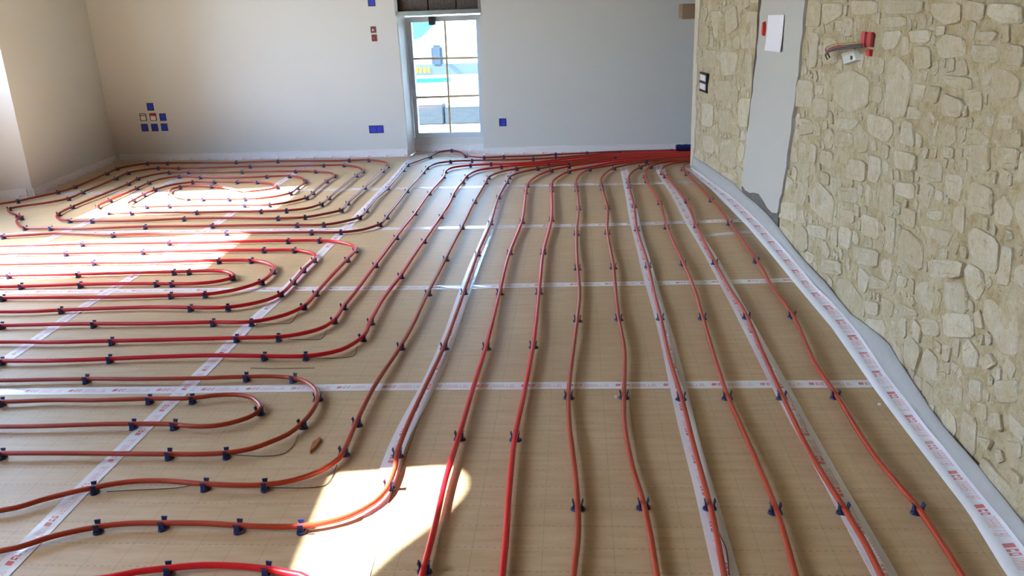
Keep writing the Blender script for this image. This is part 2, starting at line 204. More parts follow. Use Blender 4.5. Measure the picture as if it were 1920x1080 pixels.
[-3.689,7.565,-0.1,"navy clip, second from the left, on the second back row of the far coil"],
[-3.002,7.556,-0.02,"navy clip, third from the left, on the second back row of the far coil"],
[-2.298,7.518,-0.04,"navy clip, fourth from the left, on the second back row of the far coil"],
[-2.106,7.507,-0.33,"navy clip, fifth from the left, on the second back row of the far coil"],
[-1.86,7.207,-1.51,"navy clip, first from back, on right bend of second ring of far coil"],
[-1.872,7.023,-1.59,"navy clip, second from back, on right bend of second ring of far coil"],
[-1.878,6.188,-1.57,"navy clip, third from back, on right bend of second ring of far coil"],
[-1.879,5.989,-1.79,"navy clip, fourth from back, on right bend of second ring of far coil"],
[-3.445,5.86,2.71,"navy clip, first from the left, on the fourth front row of the far coil"],
[-3.253,5.828,3.09,"navy clip, second from the left, on the fourth front row of the far coil"],
[-2.75,5.803,3.14,"navy clip, third from the left, on the fourth front row of the far coil"],
[-2.27,5.795,3.09,"navy clip, fourth from the left, on the fourth front row of the far coil"],
[-2.081,5.795,-2.96,"navy clip, fifth from the left, on the fourth front row of the far coil"],
[-3.642,6.059,1.93,"navy clip, first from left, on left side of fourth ring of far coil"],
[-3.655,6.271,1.59,"navy clip, second from left, on left side of fourth ring of far coil"],
[-3.656,6.706,1.58,"navy clip, third from left, on left side of fourth ring of far coil"],
[-3.659,6.927,1.45,"navy clip, fourth from left, on left side of fourth ring of far coil"],
[-3.497,7.155,0.18,"navy clip, first from the left, on the fourth back row of the far coil"],
[-3.282,7.108,-0.2,"navy clip, second from the left, on the fourth back row of the far coil"],
[-2.672,7.061,0.02,"navy clip, third from the left, on the fourth back row of the far coil"],
[-2.468,7.061,-0.3,"navy clip, fourth from the left, on the fourth back row of the far coil"],
[-2.258,6.819,-1.29,"navy clip, first from back, on right bend of fourth ring of far coil"],
[-2.243,6.571,-1.53,"navy clip, second from back, on right bend of fourth ring of far coil"],
[-2.241,6.387,-1.84,"navy clip, third from back, on right bend of fourth ring of far coil"],
[-3.274,6.488,2.05,"navy clip, first from the left, on the sixth front row of the far coil"],
[-3.02,6.267,2.77,"navy clip, second from the left, on the sixth front row of the far coil"],
[-2.887,6.237,2.99,"navy clip, third from the left, on the sixth front row of the far coil"],
[-2.67,6.217,3.05,"navy clip, fourth from the left, on the sixth front row of the far coil"],
[-2.539,6.205,3.1,"navy clip, fifth from the left, on the sixth front row of the far coil"],
[-3.283,6.703,0.76,"navy clip, first from the left, on the innermost back row of the far coil"],
[-3.016,6.711,-0.33,"navy clip, second from the left, on the innermost back row of the far coil"],
[-2.442,6.632,1.87,"navy clip, third from the left, on the innermost back row of the far coil"],
[-3.261,6.895,-2.87,"navy clip, first from the left, on the fifth back row of the far coil"],
[-3.065,6.885,3.05,"navy clip, second from the left, on the fifth back row of the far coil"],
[-2.856,6.862,3.04,"navy clip, third from the left, on the fifth back row of the far coil"],
[-2.673,6.842,2.85,"navy clip, fourth from the left, on the fifth back row of the far coil"],
[-3.453,6.253,-1.48,"navy clip, first from left, on left side of fifth ring of far coil"],
[-3.469,6.45,-1.53,"navy clip, second from left, on left side of fifth ring of far coil"],
[-3.465,6.636,-1.75,"navy clip, third from left, on left side of fifth ring of far coil"],
[-3.235,6.024,-0.1,"navy clip, first from the left, on the fifth front row of the far coil"],
[-3.058,6.025,0.01,"navy clip, second from the left, on the fifth front row of the far coil"],
[-2.47,5.999,-0.07,"navy clip, third from the left, on the fifth front row of the far coil"],
[-2.271,5.99,0.29,"navy clip, fourth from the left, on the fifth front row of the far coil"],
[-2.061,7.014,1.75,"navy clip, first from back, on right bend of third ring of far coil"],
[-2.069,6.809,1.55,"navy clip, second from back, on right bend of third ring of far coil"],
[-2.059,6.379,1.59,"navy clip, third from back, on right bend of third ring of far coil"],
[-2.06,6.214,1.29,"navy clip, fourth from back, on right bend of third ring of far coil"],
[-3.683,7.354,-2.82,"navy clip, first from the left, on the third back row of the far coil"],
[-3.498,7.344,3.07,"navy clip, second from the left, on the third back row of the far coil"],
[-2.983,7.307,3.07,"navy clip, third from the left, on the third back row of the far coil"],
[-2.483,7.271,3.05,"navy clip, fourth from the left, on the third back row of the far coil"],
[-2.293,7.248,2.85,"navy clip, fifth from the left, on the third back row of the far coil"],
[-3.829,5.853,-1.32,"navy clip, first from left, on left side of third ring of far coil"],
[-3.852,6.077,-1.56,"navy clip, second from left, on left side of third ring of far coil"],
[-3.832,6.903,-1.5,"navy clip, third from left, on left side of third ring of far coil"],
[-3.854,7.115,-1.7,"navy clip, fourth from left, on left side of third ring of far coil"],
[-3.612,5.632,-0.26,"navy clip, first from the left, on the third front row of the far coil"],
[-3.433,5.611,-0.07,"navy clip, second from the left, on the third front row of the far coil"],
[-2.763,5.619,0.02,"navy clip, third from the left, on the third front row of the far coil"],
[-2.071,5.581,-0.01,"navy clip, fourth from the left, on the third front row of the far coil"],
[-1.883,5.595,0.34,"navy clip, fifth from the left, on the third front row of the far coil"],
[-1.684,7.416,1.73,"navy clip, first from back, on right bend of outermost ring of far coil"],
[-1.683,7.211,1.57,"navy clip, second from back, on right bend of outermost ring of far coil"],
[-1.683,6.533,1.57,"navy clip, third from back, on right bend of outermost ring of far coil"],
[-1.686,6.006,1.61,"navy clip, fourth from back, on right bend of outermost ring of far coil"],
[-1.674,5.777,1.22,"navy clip, fifth from back, on right bend of outermost ring of far coil"],
[-4.125,7.843,-2.85,"navy clip, first from the left, on the outermost back row of the far coil"],
[-3.921,7.831,3.05,"navy clip, second from the left, on the outermost back row of the far coil"],
[-3.226,7.794,3.11,"navy clip, third from the left, on the outermost back row of the far coil"],
[-2.816,7.781,3.1,"navy clip, fourth from the left, on the outermost back row of the far coil"],
[-2.117,7.742,3.09,"navy clip, fifth from the left, on the outermost back row of the far coil"],
[-1.927,7.73,2.81,"navy clip, sixth from the left, on the outermost back row of the far coil"],
[-4.439,6.306,-2.2,"navy clip, first from left, on left side of outermost ring of far coil"],
[-4.293,6.618,-1.87,"navy clip, second from left, on left side of outermost ring of far coil"],
[-4.262,6.82,-1.63,"navy clip, third from left, on left side of outermost ring of far coil"],
[-4.286,7.388,-1.48,"navy clip, fourth from left, on left side of outermost ring of far coil"],
[-4.31,7.616,-1.73,"navy clip, fifth from left, on left side of outermost ring of far coil"],
[-3.165,5.011,-0.0,"navy clip, first from the left, on the outermost upper row of the middle coil"],
[-2.583,5.0,-0.01,"navy clip, second from the left, on the outermost upper row of the middle coil"],
[-1.808,4.994,0.01,"navy clip, third from the left, on the outermost upper row of the middle coil"],
[-1.606,4.993,-0.16,"navy clip, fourth from the left, on the outermost upper row of the middle coil"],
[-1.323,4.767,-1.38,"navy clip, first from the back, on the outermost right bend of the middle coil"],
[-1.323,4.579,-1.59,"navy clip, second from the back, on the outermost right bend of the middle coil"],
[-1.338,4.0,-1.58,"navy clip, third from the back, on the outermost right bend of the middle coil"],
[-1.342,3.805,-1.8,"navy clip, fourth from the back, on the outermost right bend of the middle coil"],
[-3.15,4.798,3.14,"navy clip, first from the left, on the second upper row of the middle coil"],
[-2.658,4.804,3.13,"navy clip, second from the left, on the second upper row of the middle coil"],
[-1.894,4.8,3.12,"navy clip, third from the left, on the second upper row of the middle coil"],
[-1.702,4.789,2.88,"navy clip, fourth from the left, on the second upper row of the middle coil"],
[-1.518,4.579,1.62,"navy clip, first from the back, on the second right bend of the middle coil"],
[-1.523,4.39,1.57,"navy clip, second from the back, on the second right bend of the middle coil"],
[-1.515,4.186,1.59,"navy clip, third from the back, on the second right bend of the middle coil"],
[-1.521,3.995,1.31,"navy clip, fourth from the back, on the second right bend of the middle coil"],
[-2.856,4.596,-0.01,"navy clip, first from the left, on the third upper row of the middle coil"],
[-2.093,4.594,0.02,"navy clip, second from the left, on the third upper row of the middle coil"],
[-1.895,4.589,-0.23,"navy clip, third from the left, on the third upper row of the middle coil"],
[-1.692,4.378,-1.44,"navy clip, first from the back, on the third right bend of the middle coil"],
[-1.693,4.194,-1.87,"navy clip, second from the back, on the third right bend of the middle coil"],
[-3.235,4.366,-3.14,"navy clip, first from the left, on the innermost upper row of the middle coil"],
[-2.826,4.373,-3.1,"navy clip, second from the left, on the innermost upper row of the middle coil"],
[-2.27,4.391,-3.13,"navy clip, third from the left, on the innermost upper row of the middle coil"],
[-2.184,4.392,-3.12,"navy clip, fourth from the left, on the innermost upper row of the middle coil"],
[-1.884,4.274,1.45,"navy clip, fifth from the left, on the innermost upper row of the middle coil"],
[-3.039,4.178,0.03,"navy clip, first from the left, on the innermost lower row of the middle coil"],
[-2.706,4.187,0.02,"navy clip, second from the left, on the innermost lower row of the middle coil"],
[-2.275,4.187,-0.03,"navy clip, third from the left, on the innermost lower row of the middle coil"],
[-2.186,4.183,-0.04,"navy clip, fourth from the left, on the innermost lower row of the middle coil"],
[-3.016,3.988,3.11,"navy clip, first from left, on second lower row, counted outward, of middle coil"],
[-2.103,3.992,-3.11,"navy clip, second from left, on second lower row, counted outward, of middle coil"],
[-1.923,3.998,-2.92,"navy clip, third from left, on second lower row, counted outward, of middle coil"],
[-2.579,3.792,0.11,"navy clip, first from left, on third lower row, counted outward, of middle coil"],
[-1.913,3.801,-0.04,"navy clip, second from left, on third lower row, counted outward, of middle coil"],
[-1.724,3.802,0.25,"navy clip, third from left, on third lower row, counted outward, of middle coil"],
[-2.756,3.587,-3.14,"navy clip, first from left, on fourth lower row, counted outward, of middle coil"],
[-2.3,3.596,-3.13,"navy clip, second from left, on fourth lower row, counted outward, of middle coil"],
[-1.716,3.601,3.12,"navy clip, third from left, on fourth lower row, counted outward, of middle coil"],
[-1.528,3.596,-2.87,"navy clip, fourth from left, on fourth lower row, counted outward, of middle coil"],
[-2.096,3.382,0.05,"navy clip, first from left, on fifth lower row, counted outward, of middle coil"],
[-1.525,3.401,0.03,"navy clip, second from left, on fifth lower row, counted outward, of middle coil"],
[-1.335,3.409,0.19,"navy clip, third from left, on fifth lower row, counted outward, of middle coil"],
[-2.473,3.166,-3.14,"navy clip, first from the left, on the lowest row of the middle coil"],
[-2.0,3.186,-3.07,"navy clip, second from the left, on the lowest row of the middle coil"],
[-1.326,3.2,3.12,"navy clip, third from the left, on the lowest row of the middle coil"],
[-1.147,3.2,-2.98,"navy clip, fourth from the left, on the lowest row of the middle coil"],
[-1.99,2.985,-0.01,"navy clip, first from the left, on the upper outer row of the near coil"],
[-1.329,2.997,0.07,"navy clip, second from the left, on the upper outer row of the near coil"],
[-1.131,2.985,-0.36,"navy clip, third from the left, on the upper outer row of the near coil"],
[-0.984,2.818,-1.28,"navy clip, first from the back, on the outer right bend of the near coil"],
[-0.978,2.605,-1.75,"navy clip, second from the back, on the outer right bend of the near coil"],
[-2.215,2.782,-3.09,"navy clip, first from the left, on the upper inner row of the near coil"],
[-1.635,2.801,-3.12,"navy clip, second from the left, on the upper inner row of the near coil"],
[-1.467,2.804,-2.95,"navy clip, third from the left, on the upper inner row of the near coil"],
[-1.17,2.707,1.5,"navy clip, fourth from the left, on the upper inner row of the near coil"],
[-1.597,2.602,0.02,"navy clip, first from the left, on the lower inner row of the near coil"],
[-1.444,2.6,-0.13,"navy clip, second from the left, on the lower inner row of the near coil"],
[-1.954,2.394,-3.14,"navy clip, first from the left, on the lower outer row of the near coil"],
[-1.368,2.396,3.13,"navy clip, second from the left, on the lower outer row of the near coil"],
[-1.173,2.402,-2.94,"navy clip, third from the left, on the lower outer row of the near coil"],
[-1.513,2.19,0.4,"navy clip, first from the left, on the next-to-front row of the near coil"],
[-1.165,2.211,-0.09,"navy clip, second from the left, on the next-to-front row of the near coil"],
[-0.974,2.211,0.17,"navy clip, third from the left, on the next-to-front row of the near coil"],
[-1.39,1.987,-2.84,"navy clip, first from the left, on the front row of the near coil"],
[-1.203,2.006,-3.14,"navy clip, second from the left, on the front row of the near coil"],
[-0.975,1.996,3.07,"navy clip, third from the left, on the front row of the near coil"],
[-0.792,1.996,-2.98,"navy clip, fourth from the left, on the front row of the near coil"],
[-1.093,1.803,0.18,"navy clip, first from left, on bright red row at the bottom left edge"],
[-0.825,1.807,-0.17,"navy clip, second from left, on bright red row at the bottom left edge"],
[-1.134,7.547,0.31,"navy clip, first from the left, on the pipe bundle along the back wall"],
[-1.205,8.135,2.99,"navy clip, second from the left, on the pipe bundle along the back wall"],
[-1.028,7.839,2.18,"navy clip, third from the left, on the pipe bundle along the back wall"],
[-0.93,7.345,0.35,"navy clip, fourth from the left, on the pipe bundle along the back wall"],
[-0.942,7.573,0.07,"navy clip, fifth from the left, on the pipe bundle along the back wall"],
[-0.844,7.705,2.91,"navy clip, sixth from the left, on the pipe bundle along the back wall"],
[-0.75,7.384,0.07,"navy clip, seventh from the left, on the pipe bundle along the back wall"],
[-0.648,7.238,-2.74,"navy clip, eighth from the left, on the pipe bundle along the back wall"],
[-0.663,7.72,-3.06,"navy clip, ninth from the left, on the pipe bundle along the back wall"],
[-0.508,7.15,0.76,"navy clip, tenth from the left, on the pipe bundle along the back wall"],
[-0.386,7.577,0.06,"navy clip, eleventh from the left, on the pipe bundle along the back wall"],
[-0.325,7.127,-2.45,"navy clip, twelfth from the left, on the pipe bundle along the back wall"],
[-0.238,7.282,0.34,"navy clip, thirteenth from the left, on the pipe bundle along the back wall"],
[-0.209,7.044,0.92,"navy clip, fourteenth from the left, on the pipe bundle along the back wall"],
[-0.189,7.79,-2.98,"navy clip, fifteenth from the left, on the pipe bundle along the back wall"],
[-0.185,7.602,0.22,"navy clip, sixteenth from the left, on the pipe bundle along the back wall"],
[-0.068,7.284,-2.67,"navy clip, seventeenth from the left, on the pipe bundle along the back wall"],
[-0.062,7.188,0.68,"navy clip, eighteenth from the left, on the pipe bundle along the back wall"],
[-0.061,6.981,-2.22,"navy clip, nineteenth from the left, on the pipe bundle along the back wall"],
[0.101,7.804,-3.05,"navy clip, twentieth from the left, on the pipe bundle along the back wall"],
[0.112,7.051,-2.24,"navy clip, twenty-first from the left, on the pipe bundle along the back wall"],
[0.317,7.071,-2.18,"navy clip, twenty-second from the left, on the pipe bundle along the back wall"],
[0.343,7.519,-2.69,"navy clip, twenty-third from the left, on the pipe bundle along the back wall"],
[0.398,7.789,0.18,"navy clip, twenty-fourth from the left, on the pipe bundle along the back wall"],
[0.536,7.09,-2.09,"navy clip, twenty-fifth from the left, on the pipe bundle along the back wall"],
[0.603,7.319,-2.63,"navy clip, twenty-sixth from the left, on the pipe bundle along the back wall"],
[0.621,7.102,-2.02,"navy clip, twenty-seventh from the left, on the pipe bundle along the back wall"],
[0.875,7.81,-0.01,"navy clip, twenty-eighth from the left, on the pipe bundle along the back wall"]]
STONES = [
[[4.72,1.338],[4.386,1.34],[4.384,1.214],[4.693,1.207],0],
[[4.312,1.177],[4.134,1.174],[4.077,1.136],[4.104,1.063],[4.318,1.047],0],
[[4.059,1.269],[3.928,1.267],[3.933,1.189],[4.055,1.189],0],
[[4.112,1.021],[3.911,1.055],[3.616,1.043],[3.615,0.931],[3.854,0.872],[4.116,0.893],0],
[[3.435,1.134],[3.364,1.154],[3.224,1.126],[3.145,1.096],[3.178,0.948],[3.288,0.928],[3.418,0.94],0],
[[3.125,1.075],[3.011,1.078],[3.018,1.024],[3.133,1.019],0],
[[2.987,1.08],[2.895,1.085],[2.91,1.028],[2.994,1.027],0],
[[2.879,1.07],[2.696,1.062],[2.718,1.007],[2.865,0.995],0],
[[2.784,1.353],[2.646,1.346],[2.642,1.296],[2.765,1.296],0],
[[2.624,1.347],[2.422,1.346],[2.406,1.296],[2.509,1.293],[2.621,1.311],0],
[[2.917,1.25],[2.758,1.246],[2.72,1.194],[2.935,1.17],[2.973,1.214],0],
[[2.67,1.269],[2.533,1.271],[2.541,1.245],[2.652,1.243],0],
[[3.18,1.198],[3.017,1.203],[2.993,1.132],[3.14,1.119],0],
[[3.515,1.234],[3.305,1.242],[3.37,1.173],[3.509,1.164],0],
[[4.778,0.935],[4.447,0.959],[4.433,0.822],[4.766,0.788],0],
[[4.397,0.938],[4.272,0.95],[4.281,0.905],[4.406,0.891],0],
[[3.641,0.906],[3.316,0.919],[3.285,0.874],[3.346,0.823],[3.582,0.827],0],
[[4.062,0.765],[3.79,0.795],[3.755,0.743],[4.061,0.69],0],
[[3.165,0.992],[3.01,1.002],[3.022,0.96],[3.163,0.945],0],
[[2.658,0.98],[2.58,0.999],[2.47,0.975],[2.503,0.95],[2.655,0.94],0],
[[2.455,1.055],[2.367,1.067],[2.368,1.024],[2.45,1.015],0],
[[2.559,1.045],[2.479,1.055],[2.474,1.015],[2.558,1.014],0],
[[2.591,1.169],[2.456,1.177],[2.375,1.156],[2.373,1.108],[2.508,1.092],[2.6,1.116],0],
[[2.907,1.122],[2.663,1.136],[2.65,1.099],[2.82,1.093],0],
[[3.627,1.131],[3.483,1.136],[3.478,1.071],[3.622,1.063],0],
[[3.575,1.02],[3.473,1.031],[3.474,0.959],[3.572,0.958],0],
[[3.593,1.281],[3.294,1.293],[3.268,1.258],[3.564,1.242],0],
[[4.574,1.185],[4.397,1.186],[4.399,1.028],[4.527,1.005],0],
[[4.628,0.749],[4.396,0.767],[4.358,0.706],[4.604,0.654],0],
[[4.078,0.824],[3.7,0.865],[3.794,0.806],[4.065,0.777],0],
[[4.372,1.328],[4.103,1.33],[4.105,1.273],[4.323,1.22],0],
[[4.0,1.342],[3.629,1.345],[3.628,1.29],[3.943,1.283],0],
[[3.582,1.346],[3.127,1.35],[3.125,1.306],[3.549,1.292],0],
[[3.075,1.342],[2.811,1.345],[2.792,1.287],[2.914,1.275],[3.049,1.3],0],
[[4.403,0.879],[4.176,0.898],[4.173,0.811],[4.378,0.783],0],
[[2.492,1.241],[2.389,1.243],[2.372,1.19],[2.467,1.186],0],
[[2.694,1.23],[2.522,1.236],[2.506,1.187],[2.658,1.179],0],
[[3.25,1.245],[3.023,1.258],[3.033,1.215],[3.223,1.205],0],
[[4.233,0.648],[4.036,0.669],[4.034,0.588],[4.257,0.577],0],
[[3.974,0.662],[3.58,0.712],[3.57,0.624],[3.806,0.591],[3.955,0.604],0],
[[3.556,0.744],[3.407,0.76],[3.372,0.704],[3.405,0.654],[3.523,0.64],0],
[[3.252,0.819],[3.034,0.843],[3.026,0.779],[3.244,0.75],0],
[[2.645,0.942],[2.476,0.97],[2.467,0.892],[2.561,0.885],[2.644,0.909],0],
[[2.575,0.846],[2.429,0.85],[2.414,0.777],[2.485,0.763],[2.585,0.762],0],
[[3.214,0.706],[3.012,0.739],[3.007,0.683],[3.198,0.658],0],
[[3.002,0.826],[2.818,0.856],[2.785,0.793],[2.872,0.774],[2.984,0.773],0],
[[3.259,0.561],[3.156,0.577],[3.146,0.434],[3.26,0.421],[3.258,0.486],0],
[[3.129,0.629],[2.97,0.654],[2.962,0.589],[3.097,0.577],0],
[[2.92,0.619],[2.644,0.667],[2.677,0.605],[2.847,0.592],0],
[[3.104,0.555],[3.022,0.567],[2.863,0.564],[2.855,0.466],[3.095,0.44],0],
[[2.507,0.721],[2.355,0.723],[2.333,0.629],[2.418,0.609],[2.519,0.643],[2.542,0.687],0],
[[2.33,0.719],[2.271,0.725],[2.252,0.622],[2.324,0.601],0],
[[3.843,0.448],[3.655,0.483],[3.655,0.424],[3.806,0.396],0],
[[3.582,0.49],[3.331,0.531],[3.319,0.447],[3.555,0.403],0],
[[2.875,0.673],[2.736,0.712],[2.735,0.677],[2.856,0.655],0],
[[4.337,0.099],[4.161,0.13],[4.211,0.065],[4.368,0.031],0],
[[4.227,0.543],[4.065,0.556],[4.071,0.504],[4.19,0.484],0],
[[3.932,0.528],[3.649,0.584],[3.628,0.519],[3.892,0.468],0],
[[2.763,0.828],[2.624,0.848],[2.626,0.765],[2.729,0.758],0],
[[3.076,0.383],[2.969,0.409],[2.982,0.364],[3.075,0.336],0],
[[3.386,0.281],[3.179,0.322],[3.141,0.303],[3.384,0.218],0],
[[4.35,0.239],[4.039,0.308],[4.041,0.241],[4.312,0.185],0],
[[3.859,0.363],[3.666,0.397],[3.674,0.297],[3.853,0.275],0],
[[2.813,0.909],[2.728,0.915],[2.708,0.885],[2.79,0.874],0],
[[2.443,0.968],[2.318,0.983],[2.315,0.93],[2.432,0.91],0],
[[4.598,0.534],[4.365,0.564],[4.365,0.474],[4.573,0.438],0],
[[4.846,0.242],[4.563,0.302],[4.56,0.191],[4.849,0.139],0],
[[2.824,0.524],[2.543,0.602],[2.553,0.543],[2.804,0.464],0],
[[3.645,0.33],[3.291,0.412],[3.3,0.337],[3.622,0.258],0],
[[4.096,0.13],[3.771,0.217],[3.751,0.153],[4.077,0.059],0],
[[3.058,0.285],[2.871,0.318],[2.841,0.309],[3.001,0.248],0],
[[2.379,0.541],[2.306,0.571],[2.179,0.557],[2.16,0.454],[2.235,0.425],[2.385,0.481],0],
[[2.935,0.18],[2.865,0.219],[2.782,0.209],[2.801,0.109],[2.913,0.115],0],
[[2.609,0.302],[2.543,0.326],[2.553,0.262],[2.602,0.249],0],
[[2.317,0.401],[2.263,0.388],[2.308,0.347],[2.368,0.345],0],
[[2.27,0.23],[2.2,0.27],[2.176,0.221],[2.248,0.19],0],
[[2.669,0.061],[2.595,0.089],[2.603,0.046],[2.668,0.021],0],
[[2.537,0.278],[2.48,0.285],[2.481,0.258],[2.528,0.25],0],
[[3.403,0.164],[3.256,0.206],[3.254,0.15],[3.385,0.111],0],
[[3.234,0.242],[3.069,0.275],[3.077,0.207],[3.197,0.183],0],
[[2.828,0.309],[2.653,0.368],[2.645,0.31],[2.787,0.262],0],
[[2.632,0.404],[2.444,0.467],[2.421,0.399],[2.587,0.335],0],
[[2.587,0.17],[2.426,0.239],[2.417,0.18],[2.559,0.117],0],
[[2.401,0.278],[2.32,0.307],[2.309,0.244],[2.381,0.216],0],
[[2.262,0.335],[2.136,0.402],[2.116,0.341],[2.229,0.284],0],
[[2.21,0.151],[2.167,0.167],[2.138,0.151],[2.169,0.124],0],
[[2.107,0.152],[2.047,0.16],[2.042,0.135],[2.093,0.132],0],
[[2.316,0.13],[2.217,0.172],[2.235,0.123],0],
[[2.156,0.207],[2.07,0.243],[2.064,0.202],[2.129,0.172],0],
[[5.973,1.264],[5.596,1.264],[5.575,1.049],[5.989,1.019],0],
[[5.869,0.991],[5.677,1.004],[5.67,0.785],[5.811,0.77],0],
[[5.961,0.698],[5.633,0.728],[5.697,0.534],[5.954,0.504],0],
[[7.016,1.13],[6.744,1.147],[6.724,1.005],[7.012,0.977],0],
[[6.687,1.254],[6.417,1.258],[6.428,1.075],[6.616,1.06],0],
[[6.839,0.971],[6.507,0.982],[6.529,0.851],[6.836,0.836],0],
[[6.545,0.765],[6.139,0.795],[6.142,0.655],[6.496,0.623],0],
[[6.415,0.98],[6.019,0.996],[6.053,0.846],[6.365,0.812],0],
[[6.879,0.571],[6.52,0.589],[6.523,0.413],[6.885,0.377],0],
[[6.435,0.568],[6.063,0.606],[6.062,0.443],[6.386,0.41],0],
[[6.813,0.321],[6.459,0.359],[6.468,0.221],[6.764,0.194],0],
[[6.351,0.352],[5.943,0.432],[5.954,0.2],[6.3,0.179],0],
[[6.371,1.26],[6.105,1.305],[6.032,1.155],[6.317,1.087],1],
[[6.673,1.504],[6.394,1.498],[6.422,1.33],[6.639,1.324],1],
[[7.044,1.514],[6.719,1.494],[6.704,1.37],[6.951,1.289],1],
[[2.313,0.835],[2.187,0.903],[2.019,0.841],[2.033,0.729],[2.194,0.726],1],
[[2.136,1.114],[1.88,1.111],[1.852,0.963],[2.186,0.943],1],
[[3.823,1.476],[3.572,1.513],[3.537,1.345],[3.824,1.367],1],
[[3.394,0.088],[3.144,0.175],[3.14,-0.042],[3.297,-0.043],1],
[[7.086,0.099],[6.941,0.188],[6.822,0.191],[6.712,0.107],[6.834,0.003],[6.997,-0.005],1],
[[6.617,0.158],[6.484,0.221],[6.312,0.189],[6.321,0.059],[6.58,0.053],1],
[[2.317,1.315],[2.035,1.358],[1.967,1.201],[2.156,1.175],1],
[[2.155,0.646],[2.024,0.701],[1.899,0.696],[1.838,0.599],[1.966,0.516],[2.093,0.514],1],
[[4.275,0.494],[3.971,0.46],[3.999,0.316],[4.356,0.332],1],
[[5.808,1.495],[5.649,1.493],[5.547,1.324],[5.811,1.303],1],
[[6.267,0.125],[6.003,0.163],[6.072,-0.041],[6.27,0.03],1],
[[2.054,0.439],[1.87,0.479],[1.776,0.381],[1.966,0.317],1],
[[3.82,0.118],[3.652,0.174],[3.469,0.157],[3.449,0.063],[3.624,-0.013],[3.791,-0.001],1],
[[7.197,0.31],[7.151,0.411],[6.934,0.419],[6.86,0.335],[6.936,0.235],[7.186,0.242],1],
[[7.186,0.542],[7.055,0.567],[6.983,0.461],[7.183,0.439],1],
[[2.229,1.413],[2.184,1.491],[1.989,1.447],[1.986,1.379],[2.144,1.351],1],
[[3.002,1.486],[2.802,1.465],[2.834,1.345],[3.021,1.352],1],
[[1.976,0.133],[1.781,0.126],[1.739,0.025],[2.03,0.001],1],
[[4.552,0.135],[4.46,0.207],[4.335,0.204],[4.314,0.113],[4.399,0.066],[4.514,0.064],1],
[[4.13,1.452],[3.921,1.489],[3.859,1.388],[4.123,1.374],1],
[[7.157,1.224],[6.931,1.28],[6.928,1.137],[7.156,1.136],1],
[[6.198,1.435],[6.145,1.497],[5.984,1.488],[5.957,1.422],[5.988,1.354],[6.125,1.347],1],
[[7.212,0.794],[7.013,0.809],[7.025,0.606],[7.215,0.629],1],
[[2.742,1.44],[2.635,1.5],[2.516,1.498],[2.484,1.41],[2.525,1.363],[2.71,1.359],1],
[[7.15,1.452],[7.024,1.459],[7.029,1.273],[7.199,1.295],1],
[[4.864,0.107],[4.574,0.124],[4.593,0.003],[4.858,0.035],1],
[[5.898,0.136],[5.765,0.11],[5.823,-0.015],[5.941,-0.002],1],
[[6.142,0.706],[6.078,0.772],[5.977,0.745],[5.987,0.665],[6.091,0.66],1],
[[3.776,0.788],[3.718,0.852],[3.58,0.824],[3.586,0.746],[3.701,0.721],1],
[[4.538,1.45],[4.414,1.477],[4.307,1.436],[4.352,1.361],[4.525,1.368],1],
[[2.034,0.257],[1.79,0.254],[1.79,0.16],[2.012,0.146],1],
[[5.934,0.321],[5.894,0.418],[5.772,0.412],[5.753,0.328],[5.833,0.277],1],
[[2.377,1.107],[2.307,1.18],[2.213,1.18],[2.186,1.073],[2.289,1.035],1],
[[7.166,0.878],[7.106,0.937],[6.966,0.889],[6.995,0.831],[7.126,0.832],1],
[[6.39,1.459],[6.26,1.461],[6.218,1.368],[6.35,1.331],1],
[[3.136,0.085],[3.084,0.135],[2.934,0.134],[2.897,0.078],[2.941,0.022],[3.093,0.026],1],
[[2.902,0.399],[2.812,0.455],[2.733,0.434],[2.725,0.367],[2.882,0.348],1],
[[4.57,0.427],[4.406,0.414],[4.448,0.301],[4.62,0.304],1],
[[2.26,0.103],[2.022,0.104],[2.036,0.014],[2.253,0.032],1],
[[3.341,0.686],[3.23,0.688],[3.193,0.571],[3.328,0.569],1],
[[2.425,1.477],[2.236,1.475],[2.236,1.356],[2.415,1.361],1],
[[1.949,1.387],[1.812,1.363],[1.815,1.26],[1.948,1.242],1],
[[3.425,1.445],[3.227,1.409],[3.248,1.349],[3.43,1.355],1],
[[2.767,0.197],[2.733,0.237],[2.638,0.237],[2.62,0.156],[2.728,0.133],1],
[[2.413,0.169],[2.327,0.182],[2.299,0.063],[2.41,0.065],1],
[[3.122,1.494],[3.034,1.484],[3.03,1.367],[3.124,1.364],1],
[[2.965,1.0],[2.875,0.992],[2.881,0.916],[3.015,0.936],1],
[[6.151,1.056],[6.061,1.11],[5.99,1.097],[6.012,1.013],[6.112,1.014],1],
[[4.201,0.706],[4.133,0.77],[4.067,0.744],[4.07,0.678],[4.158,0.661],1],
[[2.029,0.88],[1.977,0.946],[1.9,0.949],[1.839,0.912],[1.866,0.843],[1.961,0.844],1],
[[6.039,0.878],[6.007,0.925],[5.944,0.924],[5.898,0.872],[5.931,0.827],[6.02,0.832],1],
[[4.74,0.584],[4.627,0.58],[4.61,0.513],[4.746,0.486],1],
[[4.014,1.111],[4.011,1.16],[3.901,1.178],[3.863,1.156],[3.888,1.081],[3.969,1.079],1],
[[5.916,0.22],[5.856,0.255],[5.766,0.231],[5.797,0.153],[5.878,0.154],1],
[[3.969,0.336],[3.899,0.343],[3.873,0.25],[3.973,0.248],1],
[[2.671,0.5],[2.516,0.539],[2.471,0.455],[2.617,0.419],1],
[[4.059,0.551],[3.948,0.566],[3.948,0.472],[4.058,0.491],1],
[[6.928,1.231],[6.888,1.278],[6.812,1.272],[6.799,1.226],[6.86,1.172],[6.92,1.179],1],
[[4.808,0.334],[4.777,0.407],[4.659,0.401],[4.641,0.3],[4.735,0.286],1],
